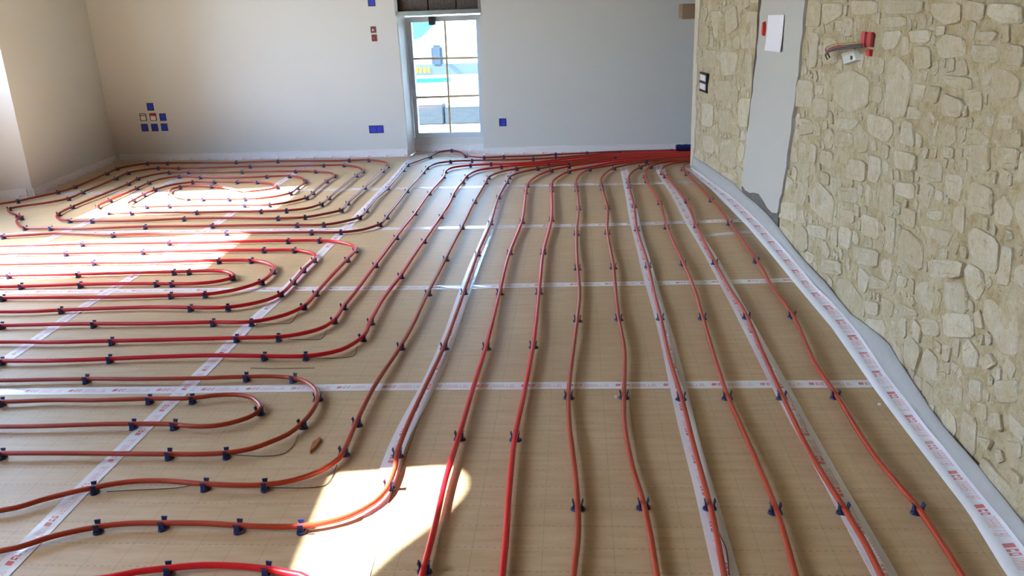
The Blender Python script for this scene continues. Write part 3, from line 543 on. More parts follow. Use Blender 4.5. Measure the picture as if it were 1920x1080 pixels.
[[7.174,0.222],[7.074,0.237],[7.01,0.163],[7.153,0.144],1],
[[4.393,0.655],[4.291,0.65],[4.304,0.56],[4.421,0.566],1],
[[4.313,1.015],[4.201,1.027],[4.159,0.926],[4.251,0.924],1],
[[4.563,0.635],[4.46,0.634],[4.438,0.564],[4.597,0.562],1],
[[2.542,0.574],[2.52,0.606],[2.432,0.61],[2.387,0.569],[2.42,0.515],[2.489,0.515],1],
[[3.525,0.273],[3.384,0.276],[3.431,0.178],[3.527,0.184],1],
[[6.511,0.873],[6.405,0.869],[6.394,0.802],[6.531,0.782],1],
[[3.206,0.939],[3.093,0.937],[3.054,0.86],[3.22,0.848],1],
[[6.292,1.064],[6.165,1.075],[6.176,0.99],[6.288,0.989],1],
[[2.549,0.071],[2.515,0.123],[2.45,0.123],[2.437,0.079],[2.46,0.029],[2.52,0.026],1],
[[3.555,0.627],[3.475,0.626],[3.48,0.543],[3.554,0.545],1],
[[2.667,0.734],[2.596,0.772],[2.57,0.672],[2.663,0.683],1],
[[6.706,1.088],[6.63,1.083],[6.622,0.996],[6.708,0.987],1],
[[5.89,0.482],[5.808,0.513],[5.755,0.449],[5.866,0.418],1],
[[1.973,0.816],[1.867,0.822],[1.859,0.742],[1.981,0.753],1],
[[2.717,0.124],[2.638,0.134],[2.606,0.084],[2.723,0.066],1],
[[3.853,1.133],[3.742,1.13],[3.753,1.071],[3.821,1.066],1],
[[2.42,0.81],[2.376,0.851],[2.303,0.822],[2.306,0.772],[2.398,0.759],1],
[[2.674,1.09],[2.595,1.107],[2.571,1.051],[2.665,1.032],1],
[[4.368,0.742],[4.331,0.778],[4.296,0.776],[4.254,0.74],[4.253,0.706],[4.331,0.696],1],
[[7.171,1.076],[7.152,1.108],[7.054,1.119],[7.018,1.063],[7.066,1.008],[7.134,1.005],1],
[[2.971,0.72],[2.906,0.768],[2.841,0.763],[2.85,0.684],[2.933,0.688],1],
[[2.488,0.346],[2.456,0.388],[2.377,0.373],[2.372,0.322],[2.447,0.296],1],
[[3.417,0.816],[3.311,0.822],[3.33,0.764],[3.389,0.764],1],
[[4.112,0.181],[4.085,0.23],[4.032,0.233],[3.972,0.196],[3.988,0.159],[4.085,0.161],1],
[[2.31,0.986],[2.205,0.985],[2.2,0.918],[2.322,0.892],1],
[[7.026,0.922],[6.969,0.968],[6.904,0.968],[6.887,0.913],[6.969,0.895],1],
[[5.993,1.009],[5.89,1.023],[5.899,0.941],[5.97,0.942],1],
[[4.285,1.423],[4.18,1.445],[4.169,1.38],[4.237,1.342],1],
[[4.71,0.686],[4.624,0.684],[4.611,0.633],[4.689,0.592],1],
[[3.288,0.366],[3.21,0.419],[3.136,0.396],[3.142,0.329],[3.22,0.324],1],
[[6.08,1.288],[6.078,1.329],[5.993,1.33],[5.976,1.283],[6.031,1.241],1],
[[6.785,1.28],[6.752,1.334],[6.685,1.331],[6.678,1.272],[6.689,1.238],[6.768,1.237],1],
[[2.166,0.473],[2.124,0.51],[2.062,0.508],[2.037,0.466],[2.068,0.432],[2.134,0.428],1],
[[6.468,0.286],[6.43,0.314],[6.349,0.298],[6.35,0.241],[6.419,0.233],1],
[[2.388,1.255],[2.355,1.285],[2.288,1.279],[2.29,1.211],[2.347,1.205],1],
[[5.995,0.513],[5.912,0.496],[5.914,0.431],[5.994,0.433],1],
[[4.526,0.261],[4.432,0.297],[4.409,0.224],[4.527,0.201],1],
[[3.299,1.225],[3.241,1.226],[3.216,1.166],[3.296,1.151],1],
[[3.021,0.225],[2.939,0.265],[2.922,0.188],[2.99,0.181],1],
[[3.379,0.739],[3.354,0.762],[3.304,0.754],[3.301,0.714],[3.345,0.699],1],
[[2.159,0.293],[2.065,0.287],[2.072,0.246],[2.145,0.241],1],
[[4.662,1.013],[4.56,1.015],[4.553,0.98],[4.655,0.957],1],
[[3.668,0.387],[3.627,0.405],[3.564,0.384],[3.577,0.346],[3.658,0.347],1],
[[2.838,0.954],[2.81,0.981],[2.744,0.979],[2.724,0.937],[2.774,0.908],[2.822,0.908],1],
[[5.899,1.4],[5.822,1.407],[5.831,1.351],[5.894,1.352],1],
[[1.945,0.517],[1.915,0.544],[1.871,0.545],[1.859,0.499],[1.88,0.479],[1.938,0.484],1],
[[3.471,0.624],[3.398,0.631],[3.376,0.569],[3.441,0.565],1],
[[2.873,0.07],[2.845,0.111],[2.802,0.107],[2.811,0.029],[2.852,0.028],1],
[[5.928,0.758],[5.885,0.781],[5.821,0.775],[5.819,0.735],[5.896,0.724],1],
[[2.8,1.17],[2.721,1.187],[2.687,1.141],[2.769,1.127],1],
[[6.423,1.03],[6.421,1.067],[6.365,1.073],[6.336,1.056],[6.345,1.014],[6.393,1.011],1],
[[3.088,0.2],[3.024,0.213],[2.994,0.153],[3.05,0.15],1],
[[6.888,0.252],[6.874,0.294],[6.831,0.294],[6.809,0.267],[6.832,0.234],[6.879,0.234],1],
[[6.62,0.69],[6.548,0.687],[6.549,0.643],[6.621,0.634],1],
[[2.244,0.673],[2.202,0.713],[2.146,0.698],[2.17,0.633],[2.229,0.632],1],
[[4.708,0.727],[4.678,0.767],[4.629,0.766],[4.625,0.711],[4.671,0.694],1],
[[3.72,0.25],[3.655,0.269],[3.64,0.219],[3.694,0.209],1],
[[4.618,1.145],[4.577,1.145],[4.557,1.077],[4.62,1.078],1],
[[6.511,0.953],[6.454,0.98],[6.42,0.969],[6.414,0.914],[6.484,0.896],1],
[[4.379,1.019],[4.325,1.027],[4.299,0.978],[4.357,0.954],1],
[[6.994,0.555],[6.932,0.553],[6.926,0.509],[7.008,0.494],1],
[[6.058,1.224],[6.003,1.246],[5.988,1.185],[6.042,1.183],1],
[[5.673,0.951],[5.577,0.93],[5.584,0.886],[5.67,0.884],1],
[[6.513,0.558],[6.453,0.579],[6.429,0.504],[6.499,0.497],1],
[[3.713,1.134],[3.651,1.143],[3.625,1.091],[3.697,1.081],1],
[[2.894,0.246],[2.878,0.287],[2.798,0.28],[2.803,0.22],[2.843,0.214],1],
[[6.065,0.601],[6.056,0.63],[6.009,0.637],[5.988,0.61],[6.009,0.567],[6.038,0.564],1],
[[6.695,0.117],[6.663,0.151],[6.612,0.13],[6.634,0.063],[6.693,0.067],1],
[[6.475,0.407],[6.399,0.438],[6.378,0.36],[6.466,0.362],1],
[[4.307,0.156],[4.281,0.182],[4.229,0.172],[4.236,0.117],[4.274,0.116],1],
[[4.152,0.847],[4.101,0.842],[4.094,0.789],[4.162,0.78],1],
[[3.527,1.4],[3.49,1.404],[3.456,1.365],[3.502,1.344],1],
[[4.177,1.253],[4.068,1.256],[4.07,1.212],[4.144,1.202],1],
[[4.403,1.127],[4.343,1.147],[4.318,1.085],[4.381,1.087],1],
[[2.072,1.163],[2.024,1.191],[1.977,1.166],[1.982,1.132],[2.045,1.126],1],
[[4.691,0.482],[4.613,0.468],[4.618,0.403],[4.702,0.42],1],
[[3.921,0.458],[3.852,0.473],[3.843,0.4],[3.901,0.388],1],
[[7.116,0.98],[7.077,1.002],[7.01,0.987],[7.018,0.936],[7.078,0.933],1],
[[3.912,1.259],[3.834,1.273],[3.819,1.225],[3.884,1.192],1],
[[5.954,1.338],[5.865,1.346],[5.846,1.288],[5.942,1.275],1],
[[3.974,0.086],[3.876,0.084],[3.878,0.051],[3.957,0.037],1],
[[4.086,1.087],[4.028,1.094],[4.021,1.037],[4.085,1.051],1],
[[3.56,0.805],[3.501,0.823],[3.48,0.775],[3.528,0.76],1],
[[6.0,0.11],[5.922,0.115],[5.925,0.055],[6.001,0.064],1],
[[4.362,0.306],[4.29,0.308],[4.269,0.263],[4.343,0.242],1],
[[4.196,0.089],[4.123,0.095],[4.125,0.031],[4.182,0.028],1],
[[6.961,0.463],[6.958,0.49],[6.917,0.495],[6.888,0.472],[6.892,0.44],[6.93,0.436],1],
[[1.952,1.201],[1.914,1.202],[1.891,1.162],[1.94,1.136],1],
[[2.988,0.862],[2.956,0.884],[2.933,0.874],[2.945,0.839],[2.972,0.839],1],
[[3.584,0.245],[3.542,0.236],[3.552,0.193],[3.599,0.203],1],
[[6.046,0.534],[6.0,0.557],[5.99,0.52],[6.031,0.501],1],
[[6.615,0.632],[6.574,0.622],[6.573,0.597],[6.619,0.584],1],
[[6.508,1.032],[6.469,1.042],[6.442,0.986],[6.503,0.984],1],
[[2.476,1.013],[2.413,1.009],[2.416,0.969],[2.476,0.969],1],
[[5.702,0.749],[5.667,0.787],[5.621,0.768],[5.625,0.738],[5.674,0.725],1],
[[3.649,0.581],[3.628,0.603],[3.593,0.603],[3.581,0.58],[3.599,0.549],[3.631,0.552],1],
[[6.734,0.181],[6.684,0.197],[6.674,0.155],[6.723,0.14],1],
[[5.992,0.807],[5.96,0.808],[5.936,0.761],[5.979,0.743],1],
[[2.718,0.426],[2.704,0.46],[2.661,0.451],[2.661,0.404],[2.694,0.391],1],
[[2.524,1.289],[2.475,1.292],[2.465,1.246],[2.513,1.241],1],
[[4.22,0.187],[4.152,0.189],[4.153,0.148],[4.205,0.145],1],
[[6.606,0.75],[6.599,0.771],[6.549,0.772],[6.542,0.74],[6.55,0.719],[6.601,0.722],1],
[[2.435,0.477],[2.4,0.5],[2.372,0.448],[2.416,0.437],1],
[[6.646,0.402],[6.577,0.4],[6.579,0.347],[6.642,0.347],1],
[[2.639,0.648],[2.591,0.646],[2.607,0.6],[2.657,0.605],1],
[[2.114,0.351],[2.094,0.386],[2.054,0.383],[2.05,0.329],[2.088,0.318],1],
[[4.086,1.317],[4.025,1.321],[4.036,1.273],[4.079,1.278],1],
[[5.804,0.745],[5.749,0.766],[5.738,0.726],[5.786,0.716],1],
[[2.985,1.269],[2.919,1.274],[2.918,1.244],[2.983,1.239],1],
[[2.404,0.916],[2.343,0.912],[2.338,0.876],[2.414,0.873],1],
[[5.894,0.878],[5.841,0.883],[5.832,0.833],[5.891,0.831],1],
[[3.838,0.234],[3.837,0.261],[3.805,0.265],[3.782,0.243],[3.786,0.22],[3.815,0.218],1],
[[2.407,1.328],[2.352,1.337],[2.342,1.291],[2.389,1.28],1],
[[5.579,1.444],[5.527,1.443],[5.521,1.398],[5.59,1.408],1],
[[2.987,1.154],[2.941,1.167],[2.929,1.128],[2.969,1.11],1],
[[4.607,1.447],[4.565,1.457],[4.552,1.405],[4.596,1.403],1],
[[3.224,1.438],[3.167,1.442],[3.157,1.396],[3.227,1.404],1],
[[6.431,1.305],[6.398,1.344],[6.36,1.333],[6.359,1.299],[6.405,1.284],1],
[[2.955,0.413],[2.919,0.417],[2.905,0.363],[2.962,0.364],1],
[[6.601,1.028],[6.587,1.051],[6.537,1.039],[6.538,1.012],[6.586,1.002],1],
[[4.233,0.785],[4.172,0.795],[4.164,0.758],[4.226,0.738],1],
[[2.467,0.287],[2.429,0.27],[2.442,0.229],[2.487,0.249],1],
[[6.174,0.635],[6.096,0.646],[6.094,0.61],[6.17,0.606],1],
[[2.814,0.764],[2.764,0.769],[2.759,0.73],[2.815,0.733],1],
[[4.447,0.458],[4.384,0.47],[4.378,0.423],[4.442,0.42],1],
[[3.142,0.322],[3.115,0.352],[3.086,0.341],[3.085,0.303],[3.128,0.285],1],
[[2.921,0.892],[2.862,0.899],[2.858,0.857],[2.914,0.849],1],
[[2.611,0.206],[2.554,0.224],[2.55,0.185],[2.604,0.167],1],
[[2.797,0.105],[2.738,0.122],[2.73,0.069],[2.794,0.065],1],
[[5.768,0.491],[5.757,0.517],[5.716,0.513],[5.708,0.48],[5.723,0.458],[5.748,0.459],1],
[[5.959,0.19],[5.917,0.188],[5.919,0.137],[5.983,0.142],1],
[[3.295,0.742],[3.248,0.75],[3.239,0.706],[3.29,0.704],1]]
RUBBLE = [
[[2.847,0.587],[2.775,0.58],[2.795,0.53],[2.858,0.539]],
[[6.361,0.408],[6.319,0.409],[6.309,0.372],[6.354,0.363]],
[[2.718,0.961],[2.701,0.988],[2.669,0.986],[2.656,0.948],[2.687,0.934]],
[[3.942,0.586],[3.894,0.598],[3.869,0.542],[3.909,0.535]],
[[6.41,1.119],[6.362,1.126],[6.336,1.083],[6.4,1.076]],
[[6.755,1.211],[6.688,1.217],[6.682,1.179],[6.752,1.163]],
[[2.213,0.435],[2.155,0.431],[2.16,0.389],[2.215,0.387]],
[[2.489,1.401],[2.457,1.413],[2.439,1.359],[2.468,1.356]],
[[6.672,1.294],[6.665,1.318],[6.619,1.32],[6.612,1.296],[6.622,1.262],[6.664,1.263]],
[[6.779,0.389],[6.729,0.39],[6.731,0.341],[6.789,0.355]],
[[3.977,0.407],[3.955,0.442],[3.933,0.442],[3.918,0.412],[3.929,0.377],[3.972,0.381]],
[[3.052,0.913],[2.993,0.911],[2.988,0.869],[3.057,0.871]],
[[4.44,0.984],[4.407,1.01],[4.384,0.972],[4.415,0.948]],
[[3.152,1.276],[3.146,1.301],[3.103,1.305],[3.081,1.281],[3.097,1.256],[3.14,1.256]],
[[2.196,1.137],[2.136,1.152],[2.119,1.128],[2.165,1.107]],
[[6.599,0.823],[6.591,0.846],[6.545,0.843],[6.539,0.817],[6.562,0.79],[6.58,0.793]],
[[3.102,1.121],[3.024,1.126],[3.028,1.084],[3.096,1.084]],
[[2.375,1.018],[2.332,1.036],[2.314,0.989],[2.367,0.983]],
[[2.721,0.721],[2.677,0.716],[2.669,0.675],[2.731,0.671]],
[[2.684,0.289],[2.618,0.297],[2.62,0.256],[2.681,0.258]],
[[3.561,1.226],[3.524,1.228],[3.515,1.17],[3.549,1.167]],
[[3.456,0.127],[3.405,0.148],[3.405,0.085],[3.443,0.085]],
[[6.176,1.335],[6.154,1.362],[6.12,1.339],[6.119,1.312],[6.153,1.299]],
[[4.049,1.192],[4.014,1.189],[4.026,1.132],[4.056,1.133]],
[[2.723,1.297],[2.678,1.287],[2.68,1.24],[2.732,1.255]],
[[3.47,0.977],[3.423,0.986],[3.43,0.923],[3.467,0.925]],
[[6.315,0.609],[6.304,0.638],[6.266,0.637],[6.25,0.611],[6.259,0.583],[6.313,0.589]],
[[2.256,0.618],[2.195,0.607],[2.217,0.562],[2.268,0.574]],
[[4.377,1.231],[4.33,1.232],[4.312,1.189],[4.375,1.183]],
[[2.799,1.392],[2.778,1.422],[2.742,1.406],[2.751,1.364],[2.784,1.363]],
[[2.024,0.5],[1.948,0.498],[1.956,0.464],[2.022,0.475]],
[[3.482,0.417],[3.424,0.427],[3.399,0.396],[3.465,0.371]],
[[2.543,0.344],[2.497,0.364],[2.493,0.3],[2.528,0.301]],
[[2.731,0.595],[2.666,0.601],[2.663,0.568],[2.734,0.565]],
[[5.656,0.993],[5.589,1.006],[5.584,0.963],[5.653,0.962]],
[[3.652,0.518],[3.608,0.514],[3.601,0.465],[3.658,0.459]],
[[6.087,0.798],[6.08,0.839],[6.042,0.84],[6.02,0.809],[6.032,0.773],[6.076,0.774]],
[[6.924,0.88],[6.895,0.895],[6.845,0.892],[6.838,0.859],[6.862,0.844],[6.921,0.849]],
[[5.668,0.84],[5.604,0.86],[5.593,0.822],[5.639,0.802]],
[[1.951,1.45],[1.91,1.448],[1.905,1.411],[1.955,1.396]],
[[5.771,0.438],[5.7,0.447],[5.694,0.411],[5.764,0.395]],
[[2.868,1.171],[2.817,1.182],[2.805,1.143],[2.867,1.131]],
[[2.335,0.235],[2.286,0.25],[2.274,0.198],[2.333,0.204]],
[[4.364,0.526],[4.345,0.556],[4.288,0.539],[4.291,0.507],[4.356,0.491]],
[[6.314,1.327],[6.257,1.345],[6.241,1.303],[6.3,1.294]],
[[3.229,0.752],[3.19,0.753],[3.16,0.721],[3.232,0.71]],
[[5.597,1.265],[5.575,1.294],[5.551,1.296],[5.541,1.26],[5.557,1.232],[5.593,1.232]],
[[3.2,0.618],[3.196,0.636],[3.156,0.637],[3.138,0.614],[3.145,0.592],[3.195,0.59]],
[[4.344,1.367],[4.32,1.398],[4.286,1.392],[4.279,1.353],[4.303,1.339],[4.343,1.347]],
[[3.051,0.433],[2.986,0.445],[2.979,0.409],[3.043,0.392]],
[[2.356,0.444],[2.347,0.454],[2.315,0.453],[2.314,0.425],[2.329,0.416],[2.351,0.417]],
[[3.796,1.277],[3.763,1.281],[3.759,1.251],[3.782,1.246]],
[[4.025,0.641],[3.983,0.636],[3.984,0.613],[4.025,0.612]],
[[4.615,0.168],[4.578,0.181],[4.58,0.146],[4.602,0.144]],
[[4.16,1.003],[4.157,1.019],[4.128,1.021],[4.114,1.008],[4.12,0.986],[4.145,0.985]],
[[2.126,0.908],[2.07,0.903],[2.074,0.887],[2.122,0.883]],
[[6.621,0.207],[6.575,0.213],[6.577,0.182],[6.615,0.182]],
[[4.89,0.164],[4.851,0.171],[4.847,0.145],[4.889,0.136]],
[[4.541,1.0],[4.506,0.998],[4.507,0.974],[4.535,0.966]],
[[4.486,0.661],[4.471,0.682],[4.436,0.679],[4.437,0.646],[4.463,0.645]],
[[3.262,0.903],[3.229,0.907],[3.22,0.877],[3.264,0.871]],
[[2.725,0.887],[2.693,0.881],[2.697,0.85],[2.737,0.854]],
[[4.814,0.279],[4.811,0.301],[4.783,0.304],[4.766,0.293],[4.77,0.27],[4.803,0.267]],
[[2.704,0.92],[2.651,0.926],[2.65,0.898],[2.701,0.898]],
[[2.707,1.032],[2.693,1.052],[2.676,1.049],[2.669,1.021],[2.694,1.014]],
[[3.462,1.029],[3.423,1.033],[3.433,1.006],[3.459,1.007]],
[[6.535,1.29],[6.526,1.308],[6.499,1.305],[6.5,1.278],[6.518,1.274]],
[[3.278,0.234],[3.268,0.243],[3.245,0.243],[3.238,0.222],[3.258,0.207],[3.274,0.208]],
[[6.453,0.47],[6.423,0.471],[6.416,0.442],[6.459,0.448]],
[[3.15,0.474],[3.108,0.47],[3.109,0.448],[3.14,0.432]],
[[6.695,1.437],[6.663,1.429],[6.67,1.402],[6.699,1.413]],
[[4.22,1.228],[4.211,1.242],[4.182,1.242],[4.177,1.232],[4.186,1.21],[4.214,1.211]],
[[3.296,0.456],[3.273,0.478],[3.258,0.476],[3.262,0.434],[3.281,0.433]],
[[6.21,1.378],[6.204,1.399],[6.18,1.401],[6.16,1.379],[6.161,1.364],[6.198,1.359]],
[[2.652,1.15],[2.622,1.154],[2.604,1.124],[2.657,1.122]],
[[4.432,0.803],[4.381,0.798],[4.391,0.773],[4.428,0.774]],
[[5.904,1.434],[5.896,1.447],[5.867,1.441],[5.866,1.426],[5.878,1.402],[5.895,1.403]],
[[5.576,1.162],[5.569,1.177],[5.537,1.171],[5.542,1.139],[5.566,1.138]],
[[4.292,0.667],[4.277,0.683],[4.249,0.682],[4.24,0.665],[4.249,0.651],[4.274,0.651]],
[[2.947,0.666],[2.92,0.669],[2.917,0.631],[2.947,0.633]],
[[5.706,1.289],[5.678,1.302],[5.669,1.264],[5.702,1.263]],
[[3.499,1.051],[3.496,1.065],[3.471,1.068],[3.461,1.041],[3.484,1.033]],
[[3.318,0.515],[3.273,0.518],[3.267,0.498],[3.302,0.489]],
[[3.766,0.255],[3.73,0.26],[3.733,0.214],[3.766,0.223]],
[[4.399,0.383],[4.368,0.387],[4.349,0.351],[4.39,0.352]],
[[3.146,0.542],[3.134,0.564],[3.105,0.561],[3.105,0.524],[3.144,0.525]],
[[4.03,0.876],[4.003,0.887],[3.977,0.88],[3.978,0.864],[4.013,0.856]],
[[3.721,1.27],[3.673,1.272],[3.67,1.242],[3.711,1.238]],
[[3.07,0.773],[3.045,0.774],[3.035,0.738],[3.07,0.73]],
[[3.2,1.133],[3.187,1.154],[3.172,1.155],[3.163,1.124],[3.181,1.112]],
[[3.471,1.4],[3.466,1.416],[3.436,1.412],[3.435,1.39],[3.461,1.382]],
[[4.704,0.157],[4.685,0.172],[4.662,0.16],[4.669,0.136],[4.697,0.134]],
[[4.027,0.272],[3.995,0.281],[3.991,0.258],[4.022,0.244]],
[[2.058,0.293],[2.005,0.291],[2.024,0.259],[2.049,0.258]],
[[3.118,0.37],[3.107,0.387],[3.079,0.379],[3.082,0.353],[3.099,0.35]],
[[3.756,0.2],[3.711,0.213],[3.7,0.184],[3.751,0.174]],
[[2.569,1.099],[2.548,1.101],[2.542,1.07],[2.566,1.069]],
[[1.967,0.294],[1.947,0.313],[1.921,0.303],[1.924,0.276],[1.953,0.269]],
[[3.257,1.277],[3.227,1.287],[3.221,1.246],[3.243,1.243]],
[[2.654,0.404],[2.628,0.4],[2.633,0.362],[2.662,0.363]],
[[6.416,1.24],[6.388,1.243],[6.382,1.202],[6.403,1.202]],
[[3.538,0.944],[3.503,0.943],[3.506,0.915],[3.537,0.919]],
[[4.577,0.794],[4.549,0.795],[4.537,0.762],[4.583,0.756]],
[[2.327,0.762],[2.295,0.764],[2.284,0.745],[2.323,0.73]],
[[5.956,1.419],[5.911,1.424],[5.915,1.39],[5.956,1.396]],
[[4.629,0.399],[4.597,0.393],[4.601,0.368],[4.638,0.363]],
[[6.242,0.401],[6.231,0.425],[6.198,0.425],[6.189,0.397],[6.208,0.378],[6.235,0.379]],
[[3.873,1.168],[3.854,1.186],[3.833,1.184],[3.835,1.156],[3.859,1.154]],
[[4.174,1.358],[4.17,1.38],[4.142,1.381],[4.135,1.347],[4.156,1.341]],
[[3.088,0.415],[3.064,0.418],[3.05,0.402],[3.078,0.387]],
[[6.166,0.422],[6.148,0.435],[6.125,0.423],[6.126,0.405],[6.15,0.401]],
[[2.963,0.603],[2.91,0.604],[2.911,0.583],[2.942,0.576]],
[[3.386,0.201],[3.376,0.219],[3.361,0.217],[3.347,0.197],[3.354,0.18],[3.383,0.182]],
[[6.942,0.592],[6.923,0.607],[6.9,0.605],[6.89,0.588],[6.908,0.568],[6.94,0.57]],
[[6.515,0.381],[6.51,0.393],[6.48,0.394],[6.472,0.37],[6.479,0.355],[6.512,0.357]],
[[6.157,0.833],[6.115,0.838],[6.111,0.808],[6.149,0.801]],
[[2.107,0.724],[2.074,0.723],[2.07,0.696],[2.106,0.698]],
[[4.637,1.044],[4.601,1.054],[4.588,1.021],[4.633,1.024]],
[[2.757,0.738],[2.744,0.762],[2.712,0.76],[2.706,0.737],[2.733,0.727]],
[[6.549,0.614],[6.539,0.633],[6.52,0.635],[6.51,0.616],[6.521,0.598],[6.547,0.598]],
[[3.052,0.311],[3.044,0.328],[3.024,0.33],[3.015,0.304],[3.037,0.298]],
[[2.66,0.888],[2.619,0.903],[2.609,0.864],[2.66,0.863]],
[[3.072,0.257],[3.024,0.262],[3.03,0.231],[3.063,0.23]],
[[2.809,0.871],[2.762,0.872],[2.768,0.842],[2.801,0.843]],
[[6.487,1.3],[6.447,1.312],[6.438,1.27],[6.478,1.27]],
[[4.032,0.686],[4.014,0.698],[3.992,0.691],[3.988,0.674],[4.005,0.654],[4.033,0.661]],
[[6.41,1.167],[6.371,1.162],[6.379,1.138],[6.404,1.138]],
[[2.909,1.175],[2.878,1.175],[2.874,1.146],[2.912,1.143]],
[[2.811,1.265],[2.811,1.279],[2.779,1.284],[2.759,1.27],[2.767,1.251],[2.789,1.251]],
[[6.353,0.813],[6.311,0.813],[6.307,0.784],[6.351,0.782]],
[[2.403,0.195],[2.393,0.215],[2.364,0.212],[2.362,0.191],[2.387,0.179]],
[[2.228,1.012],[2.223,1.03],[2.195,1.034],[2.176,1.011],[2.183,0.99],[2.209,0.989]],
[[2.576,0.25],[2.541,0.267],[2.528,0.23],[2.553,0.227]],
[[2.102,0.947],[2.067,0.944],[2.066,0.92],[2.096,0.915]],
[[2.308,0.291],[2.277,0.292],[2.276,0.262],[2.306,0.26]],
[[5.942,0.813],[5.906,0.823],[5.896,0.8],[5.924,0.783]],
[[6.231,1.449],[6.208,1.45],[6.202,1.41],[6.22,1.408]],
[[4.514,0.791],[4.502,0.806],[4.478,0.797],[4.481,0.771],[4.503,0.769]],
[[5.933,0.265],[5.887,0.268],[5.883,0.243],[5.923,0.236]],
[[3.388,0.628],[3.361,0.632],[3.355,0.586],[3.376,0.585]],
[[2.246,0.743],[2.222,0.741],[2.22,0.717],[2.248,0.709]],
[[3.627,1.301],[3.593,1.298],[3.592,1.255],[3.635,1.257]],
[[3.482,0.545],[3.453,0.551],[3.445,0.517],[3.477,0.513]],
[[2.006,1.34],[1.969,1.337],[1.972,1.306],[1.997,1.306]],
[[4.227,0.301],[4.176,0.306],[4.174,0.278],[4.214,0.275]],
[[6.717,1.133],[6.695,1.143],[6.673,1.131],[6.672,1.118],[6.711,1.111]],
[[6.409,1.376],[6.388,1.385],[6.374,1.351],[6.401,1.35]],
[[2.291,0.344],[2.265,0.342],[2.258,0.322],[2.292,0.311]],
[[6.65,0.189],[6.62,0.19],[6.613,0.158],[6.65,0.158]],
[[4.266,0.573],[4.235,0.578],[4.218,0.547],[4.254,0.539]],
[[4.227,0.671],[4.22,0.693],[4.198,0.694],[4.183,0.676],[4.185,0.655],[4.21,0.651]],
[[4.145,0.128],[4.134,0.146],[4.097,0.139],[4.098,0.121],[4.129,0.109]],
[[3.946,0.703],[3.91,0.713],[3.908,0.682],[3.934,0.68]],
[[3.792,0.717],[3.781,0.74],[3.754,0.731],[3.752,0.71],[3.784,0.7]],
[[2.192,0.609],[2.144,0.611],[2.155,0.583],[2.192,0.587]],
[[6.89,0.937],[6.884,0.953],[6.866,0.955],[6.85,0.943],[6.855,0.922],[6.872,0.921]],
[[6.453,0.589],[6.435,0.604],[6.413,0.604],[6.41,0.583],[6.439,0.573]],
[[3.214,1.268],[3.2,1.286],[3.179,1.275],[3.181,1.253],[3.199,1.25]],
[[5.889,0.812],[5.857,0.818],[5.853,0.786],[5.886,0.79]],
[[3.726,0.889],[3.708,0.896],[3.674,0.887],[3.677,0.867],[3.707,0.863]],
[[7.03,0.589],[7.01,0.601],[6.996,0.574],[7.023,0.564]],
[[2.396,0.424],[2.363,0.434],[2.361,0.401],[2.39,0.4]],
[[3.882,0.22],[3.866,0.233],[3.846,0.233],[3.835,0.216],[3.845,0.196],[3.874,0.197]],
[[6.917,0.512],[6.888,0.528],[6.877,0.495],[6.9,0.491]],
[[3.759,0.587],[3.744,0.599],[3.726,0.599],[3.721,0.581],[3.731,0.567],[3.751,0.565]],
[[2.664,1.008],[2.649,1.023],[2.622,1.015],[2.622,0.991],[2.65,0.987]],
[[2.853,0.497],[2.825,0.511],[2.813,0.482],[2.842,0.472]],
[[3.026,1.221],[3.014,1.242],[2.992,1.241],[2.986,1.221],[2.99,1.208],[3.012,1.206]],
[[6.555,0.396],[6.523,0.395],[6.529,0.353],[6.569,0.355]],
[[3.105,0.665],[3.07,0.667],[3.069,0.641],[3.095,0.633]],
[[2.267,0.358],[2.251,0.389],[2.228,0.387],[2.224,0.355],[2.249,0.345]],
[[6.032,1.147],[5.991,1.149],[5.997,1.12],[6.022,1.119]],
[[2.394,0.594],[2.386,0.609],[2.35,0.606],[2.348,0.592],[2.365,0.574],[2.383,0.575]],
[[3.587,1.041],[3.574,1.064],[3.555,1.063],[3.551,1.033],[3.574,1.024]],
[[4.351,1.076],[4.317,1.067],[4.324,1.032],[4.348,1.031]],
[[6.185,0.16],[6.184,0.185],[6.162,0.186],[6.15,0.166],[6.157,0.146],[6.175,0.145]],
[[6.835,0.357],[6.805,0.359],[6.792,0.333],[6.825,0.327]],
[[4.431,0.907],[4.404,0.901],[4.412,0.869],[4.442,0.874]],
[[4.08,0.867],[4.045,0.87],[4.043,0.837],[4.08,0.842]],
[[6.051,0.446],[6.032,0.465],[6.012,0.458],[6.013,0.423],[6.037,0.418]],
[[6.835,1.301],[6.824,1.325],[6.798,1.319],[6.797,1.289],[6.82,1.28]],
[[3.007,0.354],[2.977,0.356],[2.963,0.331],[3.007,0.326]],
[[7.007,1.313],[6.985,1.327],[6.968,1.308],[6.97,1.287],[6.999,1.282]],
[[3.337,0.223],[3.297,0.234],[3.292,0.207],[3.322,0.198]],
[[4.084,1.116],[4.073,1.134],[4.054,1.134],[4.041,1.114],[4.046,1.102],[4.074,1.097]],
[[2.118,1.158],[2.091,1.159],[2.085,1.131],[2.112,1.127]],
[[3.306,0.812],[3.295,0.831],[3.269,0.83],[3.263,0.811],[3.274,0.792],[3.302,0.792]],
[[2.061,0.932],[2.035,0.944],[2.02,0.917],[2.052,0.9]],
[[3.034,0.771],[3.018,0.784],[2.997,0.784],[2.99,0.758],[2.997,0.749],[3.035,0.753]],
[[4.78,0.443],[4.734,0.448],[4.73,0.416],[4.774,0.412]],
[[2.419,0.737],[2.405,0.757],[2.382,0.749],[2.384,0.726],[2.409,0.719]],
[[5.903,0.934],[5.861,0.94],[5.855,0.901],[5.904,0.906]],
[[2.461,0.766],[2.438,0.765],[2.43,0.73],[2.468,0.724]],
[[2.485,0.501],[2.445,0.504],[2.437,0.472],[2.474,0.469]],
